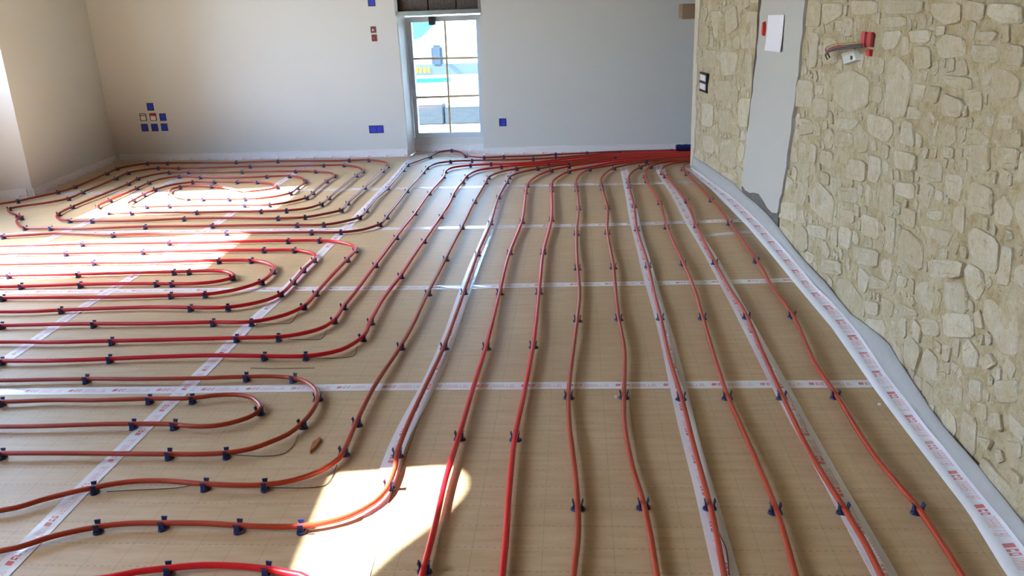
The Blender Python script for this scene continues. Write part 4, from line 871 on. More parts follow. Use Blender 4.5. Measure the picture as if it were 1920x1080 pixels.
[[1.994,0.738],[1.96,0.743],[1.948,0.706],[1.975,0.704]],
[[3.077,1.285],[3.064,1.308],[3.036,1.297],[3.037,1.274],[3.067,1.266]],
[[3.0,0.744],[2.975,0.744],[2.973,0.71],[3.002,0.708]],
[[4.502,0.981],[4.478,0.991],[4.466,0.969],[4.501,0.96]],
[[3.561,0.514],[3.555,0.532],[3.514,0.531],[3.512,0.504],[3.535,0.497]],
[[3.615,0.985],[3.577,0.988],[3.573,0.956],[3.616,0.948]],
[[6.515,0.584],[6.509,0.612],[6.47,0.614],[6.463,0.588],[6.487,0.57]],
[[6.544,0.684],[6.515,0.678],[6.516,0.65],[6.542,0.644]],
[[5.991,0.646],[5.97,0.649],[5.957,0.61],[5.984,0.608]],
[[4.637,1.353],[4.629,1.369],[4.598,1.366],[4.597,1.342],[4.616,1.338]],
[[3.619,0.448],[3.584,0.457],[3.576,0.412],[3.618,0.415]],
[[6.384,0.616],[6.367,0.633],[6.353,0.632],[6.343,0.604],[6.361,0.593],[6.378,0.592]],
[[5.705,0.514],[5.686,0.534],[5.665,0.524],[5.675,0.5],[5.691,0.501]],
[[6.247,1.35],[6.224,1.351],[6.216,1.315],[6.239,1.313]],
[[2.458,0.897],[2.42,0.9],[2.421,0.867],[2.449,0.864]],
[[4.397,0.308],[4.364,0.298],[4.381,0.269],[4.414,0.28]],
[[4.629,0.601],[4.605,0.607],[4.59,0.588],[4.611,0.576]],
[[4.248,0.511],[4.24,0.528],[4.223,0.528],[4.212,0.515],[4.216,0.496],[4.238,0.496]],
[[4.159,0.916],[4.121,0.925],[4.117,0.896],[4.141,0.887]],
[[4.067,1.36],[4.035,1.369],[4.033,1.337],[4.064,1.336]],
[[7.115,0.588],[7.11,0.608],[7.089,0.611],[7.069,0.601],[7.078,0.575],[7.102,0.576]],
[[2.587,0.628],[2.575,0.646],[2.55,0.646],[2.539,0.626],[2.543,0.608],[2.584,0.606]],
[[6.297,0.398],[6.258,0.413],[6.252,0.391],[6.295,0.372]],
[[2.94,0.342],[2.928,0.354],[2.905,0.353],[2.887,0.339],[2.901,0.321],[2.934,0.323]],
[[6.34,1.016],[6.308,1.024],[6.302,0.997],[6.336,0.994]],
[[3.01,0.673],[2.987,0.692],[2.963,0.687],[2.972,0.656],[2.998,0.654]],
[[4.409,0.247],[4.368,0.253],[4.363,0.223],[4.393,0.212]],
[[5.585,1.201],[5.567,1.222],[5.543,1.21],[5.549,1.184],[5.579,1.184]],
[[3.933,0.23],[3.887,0.224],[3.901,0.188],[3.931,0.19]],
[[3.543,1.064],[3.521,1.066],[3.512,1.042],[3.548,1.033]],
[[6.519,0.459],[6.51,0.474],[6.483,0.474],[6.469,0.455],[6.481,0.442],[6.507,0.442]]]
TAPES = [
["long white printed tape running from the bottom left corner to the window",[[-1.564,0.2],[-1.56,2.014],[-1.563,2.228],[-1.559,2.48],[-1.555,2.759],[-1.545,3.119],[-1.545,3.405],[-1.546,3.565],[-1.532,3.925],[-1.533,4.602],[-1.53,4.933],[-1.53,6.236],[-1.532,6.991],[-1.536,7.851],[-1.524,7.85]],0.062],
["long white printed tape under the second pipe from the stone wall",[[0.784,0.2],[0.759,2.048],[0.755,2.324],[0.752,2.575],[0.749,2.967],[0.745,4.208],[0.739,4.688],[0.723,5.28],[0.717,6.025],[0.69,6.999],[0.698,7.3]],0.062],
["long white printed tape under the fourth pipe from the stone wall",[[0.359,0.2],[0.368,1.868],[0.369,2.175],[0.367,2.575],[0.375,3.092],[0.378,3.516],[0.373,4.225],[0.372,4.71],[0.373,5.307],[0.384,6.057],[0.396,7.032],[0.39,7.45]],0.062],
["long white glossy tape under the brown pipe left of the red pair",[[-0.575,0.2],[-0.575,1.2],[-0.584,1.816],[-0.609,2.267],[-0.611,2.537],[-0.581,2.98],[-0.571,3.384],[-0.575,3.893],[-0.573,4.503],[-0.564,5.052],[-0.555,6.611],[-0.55,7.5]],0.062],
["long white tape under the far and middle coils, leftmost reaching the left frame edge",[[-2.514,0.2],[-2.506,2.5],[-2.492,3.272],[-2.499,3.541],[-2.514,3.827],[-2.501,4.352],[-2.493,5.516],[-2.494,5.817],[-2.486,7.552],[-2.486,7.85]],0.062],
["short-looking white tape seam crossing the far coil at far left",[[-3.46,0.2],[-3.484,3.5],[-3.509,5.284],[-3.487,5.589],[-3.504,7.099],[-3.509,7.356],[-3.522,7.814],[-3.515,7.85]],0.062],
["front white printed tape crossing the whole floor, nearest the camera",[[-4.55,2.88],[-2.303,2.904],[-1.262,2.921],[-0.799,2.933],[-0.258,2.939],[0.23,2.94],[0.707,2.944],[1.097,2.948],[1.1,2.951]],0.062],
["second white printed tape crossing the floor, counted from the camera",[[-4.55,4.104],[-3.133,4.123],[-2.373,4.119],[-1.349,4.115],[-0.614,4.111],[-0.229,4.125],[0.317,4.133],[0.855,4.14],[1.097,4.148],[1.1,4.137]],0.062],
["third white printed tape crossing the floor, counted from the camera",[[-4.55,5.33],[-3.2,5.349],[-1.992,5.326],[-1.05,5.305],[-0.629,5.303],[-0.42,5.302],[-0.008,5.306],[0.402,5.311],[0.745,5.331],[1.021,5.347],[1.1,5.316]],0.062],
["fourth and farthest white tape crossing the floor, by the far coil",[[-4.55,6.637],[-4.277,6.65],[-4.055,6.637],[-2.184,6.56],[-1.526,6.538],[-0.97,6.533],[-0.758,6.529],[-0.507,6.532],[-0.005,6.529],[0.49,6.516],[0.906,6.537],[1.02,6.497]],0.062],
["white printed tape at the bottom edge of the view, mostly out of sight",[[-4.5,1.72],[0.0,1.685],[1.1,1.7]],0.062],
["short white tape strip between the two brown pipes nearest the stone wall",[[0.774,5.007],[0.931,5.051],[1.083,5.083]],0.045],
["pale printed tape lying across the floor of the window recess",[[-1.57,8.1],[-1.2,8.09],[-0.89,8.075]],0.06],
["white tape at the mouth of the window recess, by the back wall",[[-1.6,7.985],[-1.2,7.97],[-0.87,7.955]],0.05]]
TL = [[0.941,7.15],[0.978,6.507],[1.028,5.725],[1.059,5.192],[1.073,4.67],[1.084,4.028],[1.097,3.499],[1.081,2.896],[1.08,2.575],[1.082,2.117],[1.059,1.842]]
TB = [[0.983,7.262],[1.053,6.598],[1.105,5.796],[1.14,5.186],[1.153,4.697],[1.157,4.025],[1.186,3.553],[1.152,3.005],[1.143,2.575],[1.144,2.211],[1.143,1.938]]
FTOP = [[6.687,0.079],[6.231,0.066],[5.779,0.064],[5.381,0.072],[5.114,0.064],[4.526,0.012],[3.965,0.021],[3.553,0.004],[3.081,0.069],[2.52,0.032],[2.275,0.033],[1.996,0.017]]
PLASTER = {"L":[[5.517,1.333],[5.545,1.019],[5.623,0.682],[5.721,0.318],[5.755,0.148]],"Rr":[[4.637,1.338],[4.662,0.994],[4.72,0.708],[4.795,0.369],[4.889,0.16]]}
PATCH = [[5.779,0.124],[5.604,0.137],[5.416,0.161],[5.244,0.166],[5.149,0.145],[4.892,0.175],[4.892,0.031],[5.26,0.067],[5.71,0.058]]
ITEMS = {"switch":[[6.877,0.796],[6.68,0.797],[6.704,0.651],[6.906,0.659]],"paper":[[5.314,1.251],[4.971,1.261],[5.005,1.053],[5.313,1.045]],"redthing":[5.367,1.171],"box":[[3.767,1.216],[3.632,1.22],[3.62,1.161],[3.758,1.165]],"hole":[[4.009,1.117],[3.838,1.141],[3.79,1.105],[3.956,1.074]],"wire":[[3.65,1.173],[3.792,1.159],[3.937,1.139],[4.045,1.119],[4.127,1.092]],"wire2":[[3.691,1.175],[3.866,1.159],[4.014,1.137],[4.154,1.107]]}
MARKINGS = [
[[[-1.217,2.23],[-1.262,2.214],[-1.311,2.208],[-1.394,2.201],[-1.475,2.191]],"thin black thread under the next-to-front row of the near coil, left end"],
[[[-1.162,2.419],[-1.085,2.409],[-1.021,2.41],[-0.985,2.427],[-0.971,2.469],[-0.976,2.554]],"thin black thread curving below the lower outer row of the near coil"],
[[[-0.973,2.22],[-0.904,2.218],[-0.821,2.222],[-0.79,2.234],[-0.782,2.277],[-0.786,2.354]],"thin black thread curving below the next-to-front row of the near coil"],
[[[-1.515,3.616],[-1.385,3.612],[-1.348,3.618],[-1.35,3.687],[-1.358,3.789]],"thin black thread at the outermost right bend of the middle coil"],
[[[-1.297,3.422],[-1.172,3.413],[-1.145,3.419],[-1.149,3.52]],"thin black thread under the fifth lower row bend of the middle coil"],
[[[-1.137,3.214],[-0.998,3.212],[-0.952,3.228],[-0.959,3.331]],"thin black thread below the lowest row bend of the middle coil"],
[[[-1.355,3.114],[-1.262,3.108],[-1.151,3.111],[-1.083,3.111]],"thin black thread lying straight between middle and near coils"],
[[[0.376,2.029],[0.38,1.981],[0.385,1.934],[0.374,1.826]],"thin black thread beside the fourth pipe from the stone wall"]]
CHIP = [-0.897,2.48]
CRUMBS = [[[0.135,2.839],"white plaster crumb beside the fifth pipe from the stone wall"],[[1.06,2.774],"white plaster crumb near the foam strip of the stone wall"]]


# ------------------------------------------------------------------ materials
def srgb(r, g, b):
    f = lambda c: c / 12.92 if c <= 0.04045 else ((c + 0.055) / 1.055) ** 2.4
    return (f(r / 255), f(g / 255), f(b / 255), 1.0)

class NT:
    """small helper for building node trees"""
    def __init__(self, name):
        self.m = bpy.data.materials.new(name)
        self.m.use_nodes = True
        self.t = self.m.node_tree
        self.b = self.t.nodes['Principled BSDF']
    def n(self, kind, **kw):
        x = self.t.nodes.new('ShaderNode' + kind)
        for k, v in kw.items():
            setattr(x, k, v)
        return x
    def l(self, a, b):
        self.t.links.new(a, b)
    def math(self, op, a, b=None, c=None):
        x = self.n('Math', operation=op)
        for i, v in enumerate((a, b, c)):
            if v is None: continue
            if isinstance(v, (int, float)): x.inputs[i].default_value = v
            else: self.l(v, x.inputs[i])
        return x.outputs[0]
    def mix(self, fac, a, b):
        x = self.n('Mix', data_type='RGBA')
        for s, v in ((0, fac), (6, a), (7, b)):
            if isinstance(v, (int, float)): x.inputs[s].default_value = v
            elif isinstance(v, tuple): x.inputs[s].default_value = v
            else: self.l(v, x.inputs[s])
        return x.outputs[2]
    def noise(self, scale, detail=3.0, rough=0.55, vec=None):
        x = self.n('TexNoise')
        x.inputs['Scale'].default_value = scale
        x.inputs['Detail'].default_value = detail
        x.inputs['Roughness'].default_value = rough
        if vec is not None: self.l(vec, x.inputs['Vector'])
        return x.outputs['Fac']
    def ramp(self, fac, p0, p1):
        x = self.n('MapRange')
        x.inputs['From Min'].default_value = p0
        x.inputs['From Max'].default_value = p1
        self.l(fac, x.inputs['Value'])
        return x.outputs[0]
    def bump(self, h, strength, dist):
        x = self.n('Bump')
        x.inputs['Strength'].default_value = strength
        x.inputs['Distance'].default_value = dist
        self.l(h, x.inputs['Height'])
        self.l(x.outputs[0], self.b.inputs['Normal'])
    def set(self, col=None, rough=None, spec=None, metal=None):
        if col is not None:
            if isinstance(col, tuple): self.b.inputs['Base Color'].default_value = col
            else: self.l(col, self.b.inputs['Base Color'])
        if rough is not None:
            if isinstance(rough, (int, float)): self.b.inputs['Roughness'].default_value = rough
            else: self.l(rough, self.b.inputs['Roughness'])
        if spec is not None: self.b.inputs['Specular IOR Level'].default_value = spec
        if metal is not None: self.b.inputs['Metallic'].default_value = metal
        return self.m

def plain(name, col, rough=0.5, spec=0.4, metal=0.0, var=0.08, scale=30.0, bump=0.0):
    k = NT(name)
    pos = k.n('NewGeometry').outputs['Position']
    nz = k.noise(scale, vec=pos)
    dark = tuple(c * (1 - var) for c in col[:3]) + (1.0,)
    lite = tuple(min(1, c * (1 + var)) for c in col[:3]) + (1.0,)
    if bump: k.bump(nz, bump, 0.01)
    return k.set(k.mix(nz, dark, lite), rough, spec, metal)

def make_film():
    k = NT('printed_kraft_film')
    pos = k.n('NewGeometry').outputs['Position']
    sep = k.n('SeparateXYZ'); k.l(pos, sep.inputs[0])
    X, Y = sep.outputs[0], sep.outputs[1]
    rnd = k.n('ObjectInfo').outputs['Random']
    tex = k.n('Combine' + 'XYZ')
    k.l(k.math('MULTIPLY', X, 6.0), tex.inputs[0]); k.l(k.math('MULTIPLY', Y, 38.0), tex.inputs[1])
    streak = k.noise(1.0, 4.0, 0.6, tex.outputs[0])
    cloud = k.noise(2.2, 3.0, 0.5, pos)
    base = k.mix(k.ramp(streak, 0.3, 0.7), srgb(181, 155, 117), srgb(200, 175, 138))
    base = k.mix(k.math('MULTIPLY', k.ramp(cloud, 0.35, 0.75), 0.35), base, srgb(165, 138, 98))
    base = k.mix(k.math('MULTIPLY', rnd, 0.18), base, srgb(182, 161, 123))
    def line(c, period, phase, half):
        f = k.math('FRACT', k.math('DIVIDE', k.math('ADD', c, -phase + 50 * period), period))
        d = k.math('MULTIPLY', k.math('SUBTRACT', 0.5, k.math('ABSOLUTE', k.math('SUBTRACT', f, 0.5))), period)
        return k.math('LESS_THAN', d, half)
    dash = k.math('LESS_THAN', k.math('FRACT', k.math('MULTIPLY', k.math('ADD', X, 30.0), 50.0)), 0.45)
    cross = k.math('MULTIPLY', line(Y, 0.1, 2.934, 0.0016), dash)
    half_ = k.math('MULTIPLY', line(Y, 0.2, 2.986, 0.0012), dash)
    length = k.math('MULTIPLY', line(X, 0.0959, 0.375, 0.0012), 0.55)
    ink = k.math('MAXIMUM', k.math('MAXIMUM', cross, k.math('MULTIPLY', half_, 0.6)), length)
    ink = k.math('MULTIPLY', ink, 0.42)
    col = k.mix(ink, base, srgb(84, 78, 82))
    k.bump(k.noise(7.0, 2.0, 0.5, pos), 0.10, 0.01)
    return k.set(col, k.math('ADD', 0.42, k.math('MULTIPLY', streak, 0.14)), 0.45)

def make_tape(name, ink=1.0, white=(222, 224, 228)):
    """white adhesive tape; a repeated red print: solid block, two small signs, a paler slanted word"""
    k = NT(name)
    uv = k.n('TexCoord').outputs['UV']
    sep = k.n('SeparateXYZ'); k.l(uv, sep.inputs[0])
    U, V = sep.outputs[0], sep.outputs[1]
    P = 0.18
    us = k.math('SUBTRACT', U, k.math('MULTIPLY', V, 0.010))
    f = k.math('MULTIPLY', k.math('FRACT', k.math('DIVIDE', k.math('ADD', us, 20 * P), P)), P)
    cell = k.math('FLOOR', k.math('DIVIDE', k.math('ADD', us, 20 * P), P))
    def band(c, a, b): return k.math('MULTIPLY', k.math('GREATER_THAN', c, a), k.math('LESS_THAN', c, b))
    def rect(a, b, v0, v1): return k.math('MULTIPLY', band(f, a, b), band(V, v0, v1))
    block = rect(0.004, 0.022, 0.36, 0.68)
    g1 = k.math('SUBTRACT', rect(0.028, 0.040, 0.36, 0.68), rect(0.031, 0.041, 0.47, 0.57))
    g2 = k.math('SUBTRACT', rect(0.044, 0.056, 0.36, 0.68), rect(0.0475, 0.053, 0.44, 0.60))
    marks = k.math('MAXIMUM', k.math('MAXIMUM', block, g1), g2)
    # word: letter stems, bowls and gaps
    lw = 0.0125
    g = k.math('DIVIDE', k.math('SUBTRACT', f, 0.064), lw)
    li = k.math('FLOOR', g); lf = k.math('FRACT', g)
    h = k.math('FRACT', k.math('MULTIPLY', k.math('SINE', k.math('MULTIPLY', k.math('ADD', li, 3.7), 12.9898)), 43758.5453))
    stem1 = band(lf, 0.06, 0.26)
    stem2 = k.math('MULTIPLY', band(lf, 0.60, 0.80), k.math('GREATER_THAN', h, 0.3))
    bar = k.math('MULTIPLY', band(lf, 0.06, 0.78), k.math('MAXIMUM', band(V, 0.28, 0.34), k.math('MULTIPLY', band(V, 0.47, 0.53), k.math('GREATER_THAN', h, 0.55))))
    bar2 = k.math('MULTIPLY', k.math('MULTIPLY', band(lf, 0.06, 0.78), band(V, 0.68, 0.74)), k.math('LESS_THAN', h, 0.5))
    word = k.math('MAXIMUM', k.math('MAXIMUM', stem1, stem2), k.math('MAXIMUM', bar, bar2))
    top = k.math('ADD', 0.62, k.math('MULTIPLY', h, 0.14))
    word = k.math('MULTIPLY', word, k.math('MULTIPLY', k.math('GREATER_THAN', V, 0.28), k.math('LESS_THAN', V, top)))
    word = k.math('MULTIPLY', word, band(f, 0.064, 0.164))
    pos = k.n('NewGeometry').outputs['Position']
    fade = k.ramp(k.noise(9.0, 2.0, 0.5, pos), 0.25, 0.6)
    a = k.math('MAXIMUM', k.math('MULTIPLY', marks, 0.95), k.math('MULTIPLY', word, 0.62))
    a = k.math('MULTIPLY', k.math('MULTIPLY', a, k.math('ADD', 0.62, k.math('MULTIPLY', fade, 0.38))), ink)
    wr = k.n('Combine' + 'XYZ'); k.l(k.math('MULTIPLY', U, 60.0), wr.inputs[0]); k.l(k.math('MULTIPLY', V, 1.6), wr.inputs[1])
    wrn = k.noise(1.0, 3.0, 0.6, wr.outputs[0])
    col = k.mix(a, srgb(*white), srgb(206, 44, 58))
    k.bump(wrn, 0.10, 0.004)
    return k.set(col, 0.16, 0.5)

def make_plaster(name, col, bump=0.08):
    k = NT(name)
    pos = k.n('NewGeometry').outputs['Position']
    a = k.noise(3.0, 4.0, 0.6, pos); b = k.noise(55.0, 3.0, 0.6, pos)
    k.bump(k.math('ADD', a, k.math('MULTIPLY', b, 0.25)), bump, 0.02)
    return k.set(k.mix(a, tuple(c * 0.97 for c in col[:3]) + (1.0,), col), 0.75, 0.25)

def make_stone():
    k = NT('cream_limestone')
    pos = k.n('NewGeometry').outputs['Position']
    r = k.n('ObjectInfo').outputs['Random']
    a = k.noise(9.0, 5.0, 0.65, pos); b = k.noise(48.0, 4.0, 0.7, pos)
    c = k.mix(r, srgb(180, 173, 145), srgb(200, 195, 173))
    c = k.mix(k.math('MULTIPLY', k.ramp(a, 0.4, 0.75), 0.55), c, srgb(190, 172, 138))
    c = k.mix(k.math('MULTIPLY', k.ramp(b, 0.52, 0.72), 0.45), c, srgb(156, 142, 112))
    e = k.noise(19.0, 5.0, 0.7, pos)
    c = k.mix(k.math('MULTIPLY', k.ramp(e, 0.52, 0.68), 0.5), c, srgb(176, 158, 112))
    c = k.mix(k.math('MULTIPLY', k.ramp(e, 0.46, 0.34), 0.5), c, srgb(206, 206, 196))
    k.bump(k.math('ADD', k.math('ADD', a, e), k.math('MULTIPLY', b, 0.7)), 0.7, 0.012)
    return k.set(c, 0.92, 0.15)

def make_mortar():
    k = NT('tan_lime_mortar')
    pos = k.n('NewGeometry').outputs['Position']
    a = k.noise(7.0, 5.0, 0.65, pos); b = k.noise(70.0, 4.0, 0.7, pos)
    c = k.mix(k.ramp(a, 0.32, 0.7), srgb(194, 186, 156), srgb(176, 162, 124))
    c = k.mix(k.math('MULTIPLY', k.ramp(k.noise(2.5, 4.0, 0.6, pos), 0.55, 0.75), 0.5), c, srgb(200, 195, 172))
    e = k.noise(24.0, 5.0, 0.7, pos)
    c = k.mix(k.math('MULTIPLY', k.ramp(e, 0.50, 0.66), 0.6), c, srgb(158, 136, 88))
    c = k.mix(k.math('MULTIPLY', k.ramp(e, 0.46, 0.34), 0.45), c, srgb(204, 200, 180))
    c = k.mix(k.math('MULTIPLY', k.ramp(b, 0.58, 0.75), 0.6), c, srgb(136, 116, 82))
    k.bump(k.math('ADD', k.math('ADD', a, e), b), 0.8, 0.014)
    return k.set(c, 0.95, 0.1)

def make_glass():
    k = NT('clear_window_glass')
    out = k.t.nodes['Material Output']
    tr = k.n('BsdfTransparent'); tr.inputs[0].default_value = (0.76, 0.82, 0.84, 1)
    gl = k.n('BsdfGlossy'); gl.inputs['Roughness'].default_value = 0.02
    lw = k.n('Fresnel'); lw.inputs[0].default_value = 1.45
    mx = k.n('MixShader')
    k.l(lw.outputs[0], mx.inputs[0]); k.l(tr.outputs[0], mx.inputs[1]); k.l(gl.outputs[0], mx.inputs[2])
    k.l(mx.outputs[0], out.inputs[0])
    return k.m

M = dict(
    film=make_film(), tape=make_tape('white_printed_tape', 0.85), skirt_tape=make_tape('pale_printed_tape', 0.7),
    slab=plain('grey_screed', srgb(120, 118, 112), 0.9),
    foam_core=plain('yellow_foam_core', srgb(200, 180, 120), 0.9),
    plaster=make_plaster('white_wall_plaster', srgb(206, 211, 208)),
    panel=make_plaster('grey_smoothed_plaster', srgb(184, 184, 176), 0.05),
    ceiling=make_plaster('grey_bare_ceiling', srgb(118, 114, 108)), rear=make_plaster('grey_bare_rear_wall', srgb(130, 128, 124)),
    stone=make_stone(), mortar=make_mortar(), quoin=make_plaster('pale_plastered_edge', srgb(206, 200, 178), 0.3),
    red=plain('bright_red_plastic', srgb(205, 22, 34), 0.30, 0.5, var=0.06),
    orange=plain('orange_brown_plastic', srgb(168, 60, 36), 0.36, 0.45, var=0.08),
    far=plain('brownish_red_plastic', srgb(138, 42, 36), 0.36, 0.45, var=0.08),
    navy=plain('navy_plastic', srgb(24, 40, 90), 0.38, 0.5),
    blue=plain('blue_plastic_cover', srgb(40, 62, 190), 0.45, 0.4),
    blue_dark=plain('dark_blue_plastic', srgb(22, 30, 96), 0.5),
    white_plastic=plain('white_plastic', srgb(228, 226, 226), 0.4),
    skirt=plain('white_edge_foam', srgb(222, 221, 222), 0.6, 0.3), foam=plain('grey_white_edge_foam', srgb(166, 168, 164), 0.6, 0.3, bump=0.1),
    pvc=plain('white_pvc', srgb(190, 202, 212), 0.3, 0.5, var=0.03),
    gold=plain('brass_coloured_bar', srgb(176, 162, 122), 0.4, 0.5),
    black=plain('black_plastic', srgb(22, 26, 32), 0.5),
    steel=plain('galvanised_steel', srgb(150, 158, 156), 0.35, 0.5, 0.8, 0.15, 18.0),
    rubble=plain('dark_rough_block', srgb(92, 86, 82), 0.95, 0.1, var=0.5, scale=60.0, bump=0.8),
    cement=plain('dark_grey_cement', srgb(104, 104, 98), 0.95, 0.1, var=0.35, scale=40.0, bump=0.9),
    gap=plain('dark_joint_strip', srgb(92, 84, 70), 0.95, 0.1, var=0.4, scale=50.0, bump=0.5),
    wood=plain('brown_grey_wood', srgb(140, 120, 100), 0.8, 0.2, var=0.15, scale=14.0),
    brown_box=plain('brown_red_box', srgb(110, 58, 52), 0.6), paper=plain('white_paper', srgb(226, 227, 232), 0.8, var=0.03),
    red_fit=plain('red_fitting_plastic', srgb(196, 40, 40), 0.45),
    wire_grey=plain('grey_wire', srgb(70, 78, 84), 0.5), wire_yellow=plain('yellow_wire', srgb(176, 150, 60), 0.5),
    wire_brown=plain('brown_wire', srgb(120, 60, 44), 0.5), plaster_pat=plain('pale_grey_plaster', srgb(206, 212, 206), 0.85, 0.2, bump=0.4),
    marking=plain('black_marking', srgb(40, 38, 40), 0.8), splinter=plain('splinter_wood', srgb(150, 96, 52), 0.8),
    asphalt=plain('dark_street_asphalt', srgb(96, 96, 98), 0.9), sky_block=plain('grey_sky_blocker', srgb(128, 122, 114), 0.9),
    mirror=plain('dark_mirror_housing', srgb(58, 66, 76), 0.4), jamb_brightener=plain('white_jamb_brightener', srgb(240, 243, 244), 0.55, 0.3, var=0.01),
    glass=make_glass(), ground=plain('pale_paving', srgb(200, 200, 194), 0.9, scale=8.0), granite=plain('grey_granite', srgb(56, 60, 64), 0.8, var=0.3, scale=120.0),
    car_white=plain('white_car_paint', srgb(235, 236, 238), 0.25, 0.6, var=0.02), car_grey=plain('grey_car_stripe', srgb(84, 92, 100), 0.4), car_blue=plain('blue_car_stripe', srgb(30, 96, 124), 0.4),
    car_yellow=plain('yellow_lettering', srgb(170, 120, 20), 0.5), tyre=plain('black_rubber', srgb(26, 26, 28), 0.8), dark_glass=plain('dark_car_glass', srgb(60, 92, 104), 0.08, 0.6),
)

# ------------------------------------------------------------------ mesh helpers
def mesh_obj(name, verts, faces, mat, parent=None, smooth=False, uvs=None, loc=None):
    me = bpy.data.meshes.new(name)
    me.from_pydata([tuple(v) for v in verts], [], faces)
    me.materials.append(mat)
    if uvs is not None:
        lay = me.uv_layers.new(name='UVMap')
        for lp in me.loops: lay.data[lp.index].uv = uvs[lp.vertex_index]
    if smooth: me.polygons.foreach_set('use_smooth', [True] * len(me.polygons))
    me.update()
    o = bpy.data.objects.new(name, me)
    COL.objects.link(o)
    if parent is not None: o.parent = parent
    if loc is not None: o.location = loc
    return o

def fix_normals(o):
    bm = bmesh.new(); bm.from_mesh(o.data)
    bmesh.ops.recalc_face_normals(bm, faces=bm.faces)
    bm.to_mesh(o.data); bm.free()
    return o

class Geo:
    """collects vertices and faces for one mesh"""
    def __init__(self): self.v, self.f = [], []
    def hexa(self, p):           # 8 corners: bottom ring 0-3, top ring 4-7
        b = len(self.v); self.v += [tuple(q) for q in p]
        for q in ((0, 3, 2, 1), (4, 5, 6, 7), (0, 1, 5, 4), (1, 2, 6, 5), (2, 3, 7, 6), (3, 0, 4, 7)):
            self.f.append(tuple(b + i for i in q))
    def box(self, x0, x1, y0, y1, z0, z1, fn=None):
        p = [(x0, y0, z0), (x1, y0, z0), (x1, y1, z0), (x0, y1, z0), (x0, y0, z1), (x1, y0, z1), (x1, y1, z1), (x0, y1, z1)]
        self.hexa([fn(*q) for q in p] if fn else p)
    def prism(self, loop0, loop1):
        b = len(self.v); n = len(loop0)
        self.v += [tuple(q) for q in loop0] + [tuple(q) for q in loop1]
        self.f += [tuple(b + i for i in reversed(range(n))), tuple(b + n + i for i in range(n))]
        for i in range(n):
            j = (i + 1) % n; self.f.append((b + i, b + j, b + n + j, b + n + i))
    def build(self, name, mat, parent=None, smooth=False, bevel=0.0, loc=None):
        o = fix_normals(mesh_obj(name, self.v, self.f, mat, parent, smooth, loc=loc))
        if bevel:
            bm = bmesh.new(); bm.from_mesh(o.data)
            bmesh.ops.bevel(bm, geom=list(bm.edges), offset=bevel, segments=2, affect='EDGES', clamp_overlap=True)
            bm.to_mesh(o.data); bm.free()
        return o

def plate(name, outer, holes, thick, fn, mat, back_holes=None, parent=None):
    """wall plate in (a, z) with holes; fn(a, z, depth) -> world; depth 0 = room side"""
    loops = [outer] + holes
    back = [outer] + (back_holes or holes)
    flat = [Vector((p[0], p[1], 0)) for L in loops for p in L]
    tris = tessellate_polygon([[Vector((p[0], p[1], 0)) for p in L] for L in loops])
    n = len(flat)
    v = [fn(p.x, p.y, 0.0) for p in flat] + [fn(p[0], p[1], thick) for L in back for p in L]
    f = [tuple(t) for t in tris] + [tuple(i + n for i in reversed(t)) for t in tris]
    s = 0
    for L in loops:
        m = len(L)
        for i in range(m):
            a, b = s + i, s + (i + 1) % m
            f.append((a, b, b + n, a + n))
        s += m
    return fix_normals(mesh_obj(name, v, f, mat, parent))

def struct(o): o['kind'] = 'structure'; return o
def tag(o, label, cat, group=None):
    o['label'] = label; o['category'] = cat
    if group: o['group'] = group
    return o
def empty(name, loc=(0, 0, 0), rz=0.0):
    o = bpy.data.objects.new(name, None); COL.objects.link(o)
    o.empty_display_size = 0.05; o.location = loc; o.rotation_euler = (0, 0, rz); return o

def spline(P, step=0.03):
    P = [Vector(p) for p in P]
    P = [P[0] * 2 - P[1]] + P + [P[-1] * 2 - P[-2]]
    out = []
    for i in range(1, len(P) - 2):
        p0, p1, p2, p3 = P[i - 1:i + 3]
        d = lambda a, b: max((b - a).length, 1e-6) ** 0.5
        t1 = d(p0, p1); t2 = t1 + d(p1, p2); t3 = t2 + d(p2, p3)
        n = max(2, int((p2 - p1).length / step))
        for q in range(n):
            t = t1 + (t2 - t1) * q / n
            a1 = p0 * ((t1 - t) / t1) + p1 * (t / t1)
            a2 = p1 * ((t2 - t) / (t2 - t1)) + p2 * ((t - t1) / (t2 - t1))
            a3 = p2 * ((t3 - t) / (t3 - t2)) + p3 * ((t - t2) / (t3 - t2))
            b1 = a1 * ((t2 - t) / t2) + a2 * (t / t2)
            b2 = a2 * ((t3 - t) / (t3 - t1)) + a3 * ((t - t1) / (t3 - t1))
            out.append(b1 * ((t2 - t) / (t2 - t1)) + b2 * ((t - t1) / (t2 - t1)))
    out.append(P[-2])
    return out

def tube(name, pts, r, mat, sides=10, parent=None, rfun=None, origin=None):
    n = len(pts); v, f = [], []
    up = Vector((0, 0, 1))
    o = Vector(origin) if origin else Vector((0, 0, 0))
    for i, p in enumerate(pts):
        t = (pts[min(i + 1, n - 1)] - pts[max(i - 1, 0)]).normalized()
        a = t.cross(up)
        a = a.normalized() if a.length > 1e-4 else Vector((1, 0, 0))
        b = a.cross(t).normalized()
        rr = rfun(i) if rfun else r
        for s in range(sides):
            w = 2 * math.pi * s / sides
            v.append(p + a * (rr * math.cos(w)) + b * (rr * math.sin(w)) - o)
    for i in range(n - 1):
        for s in range(sides):
            s2 = (s + 1) % sides
            f.append((i * sides + s, i * sides + s2, (i + 1) * sides + s2, (i + 1) * sides + s))
    f.append(tuple(range(sides))); f.append(tuple((n - 1) * sides + s for s in reversed(range(sides))))
    return mesh_obj(name, v, f, mat, parent, True, loc=o if origin else None)

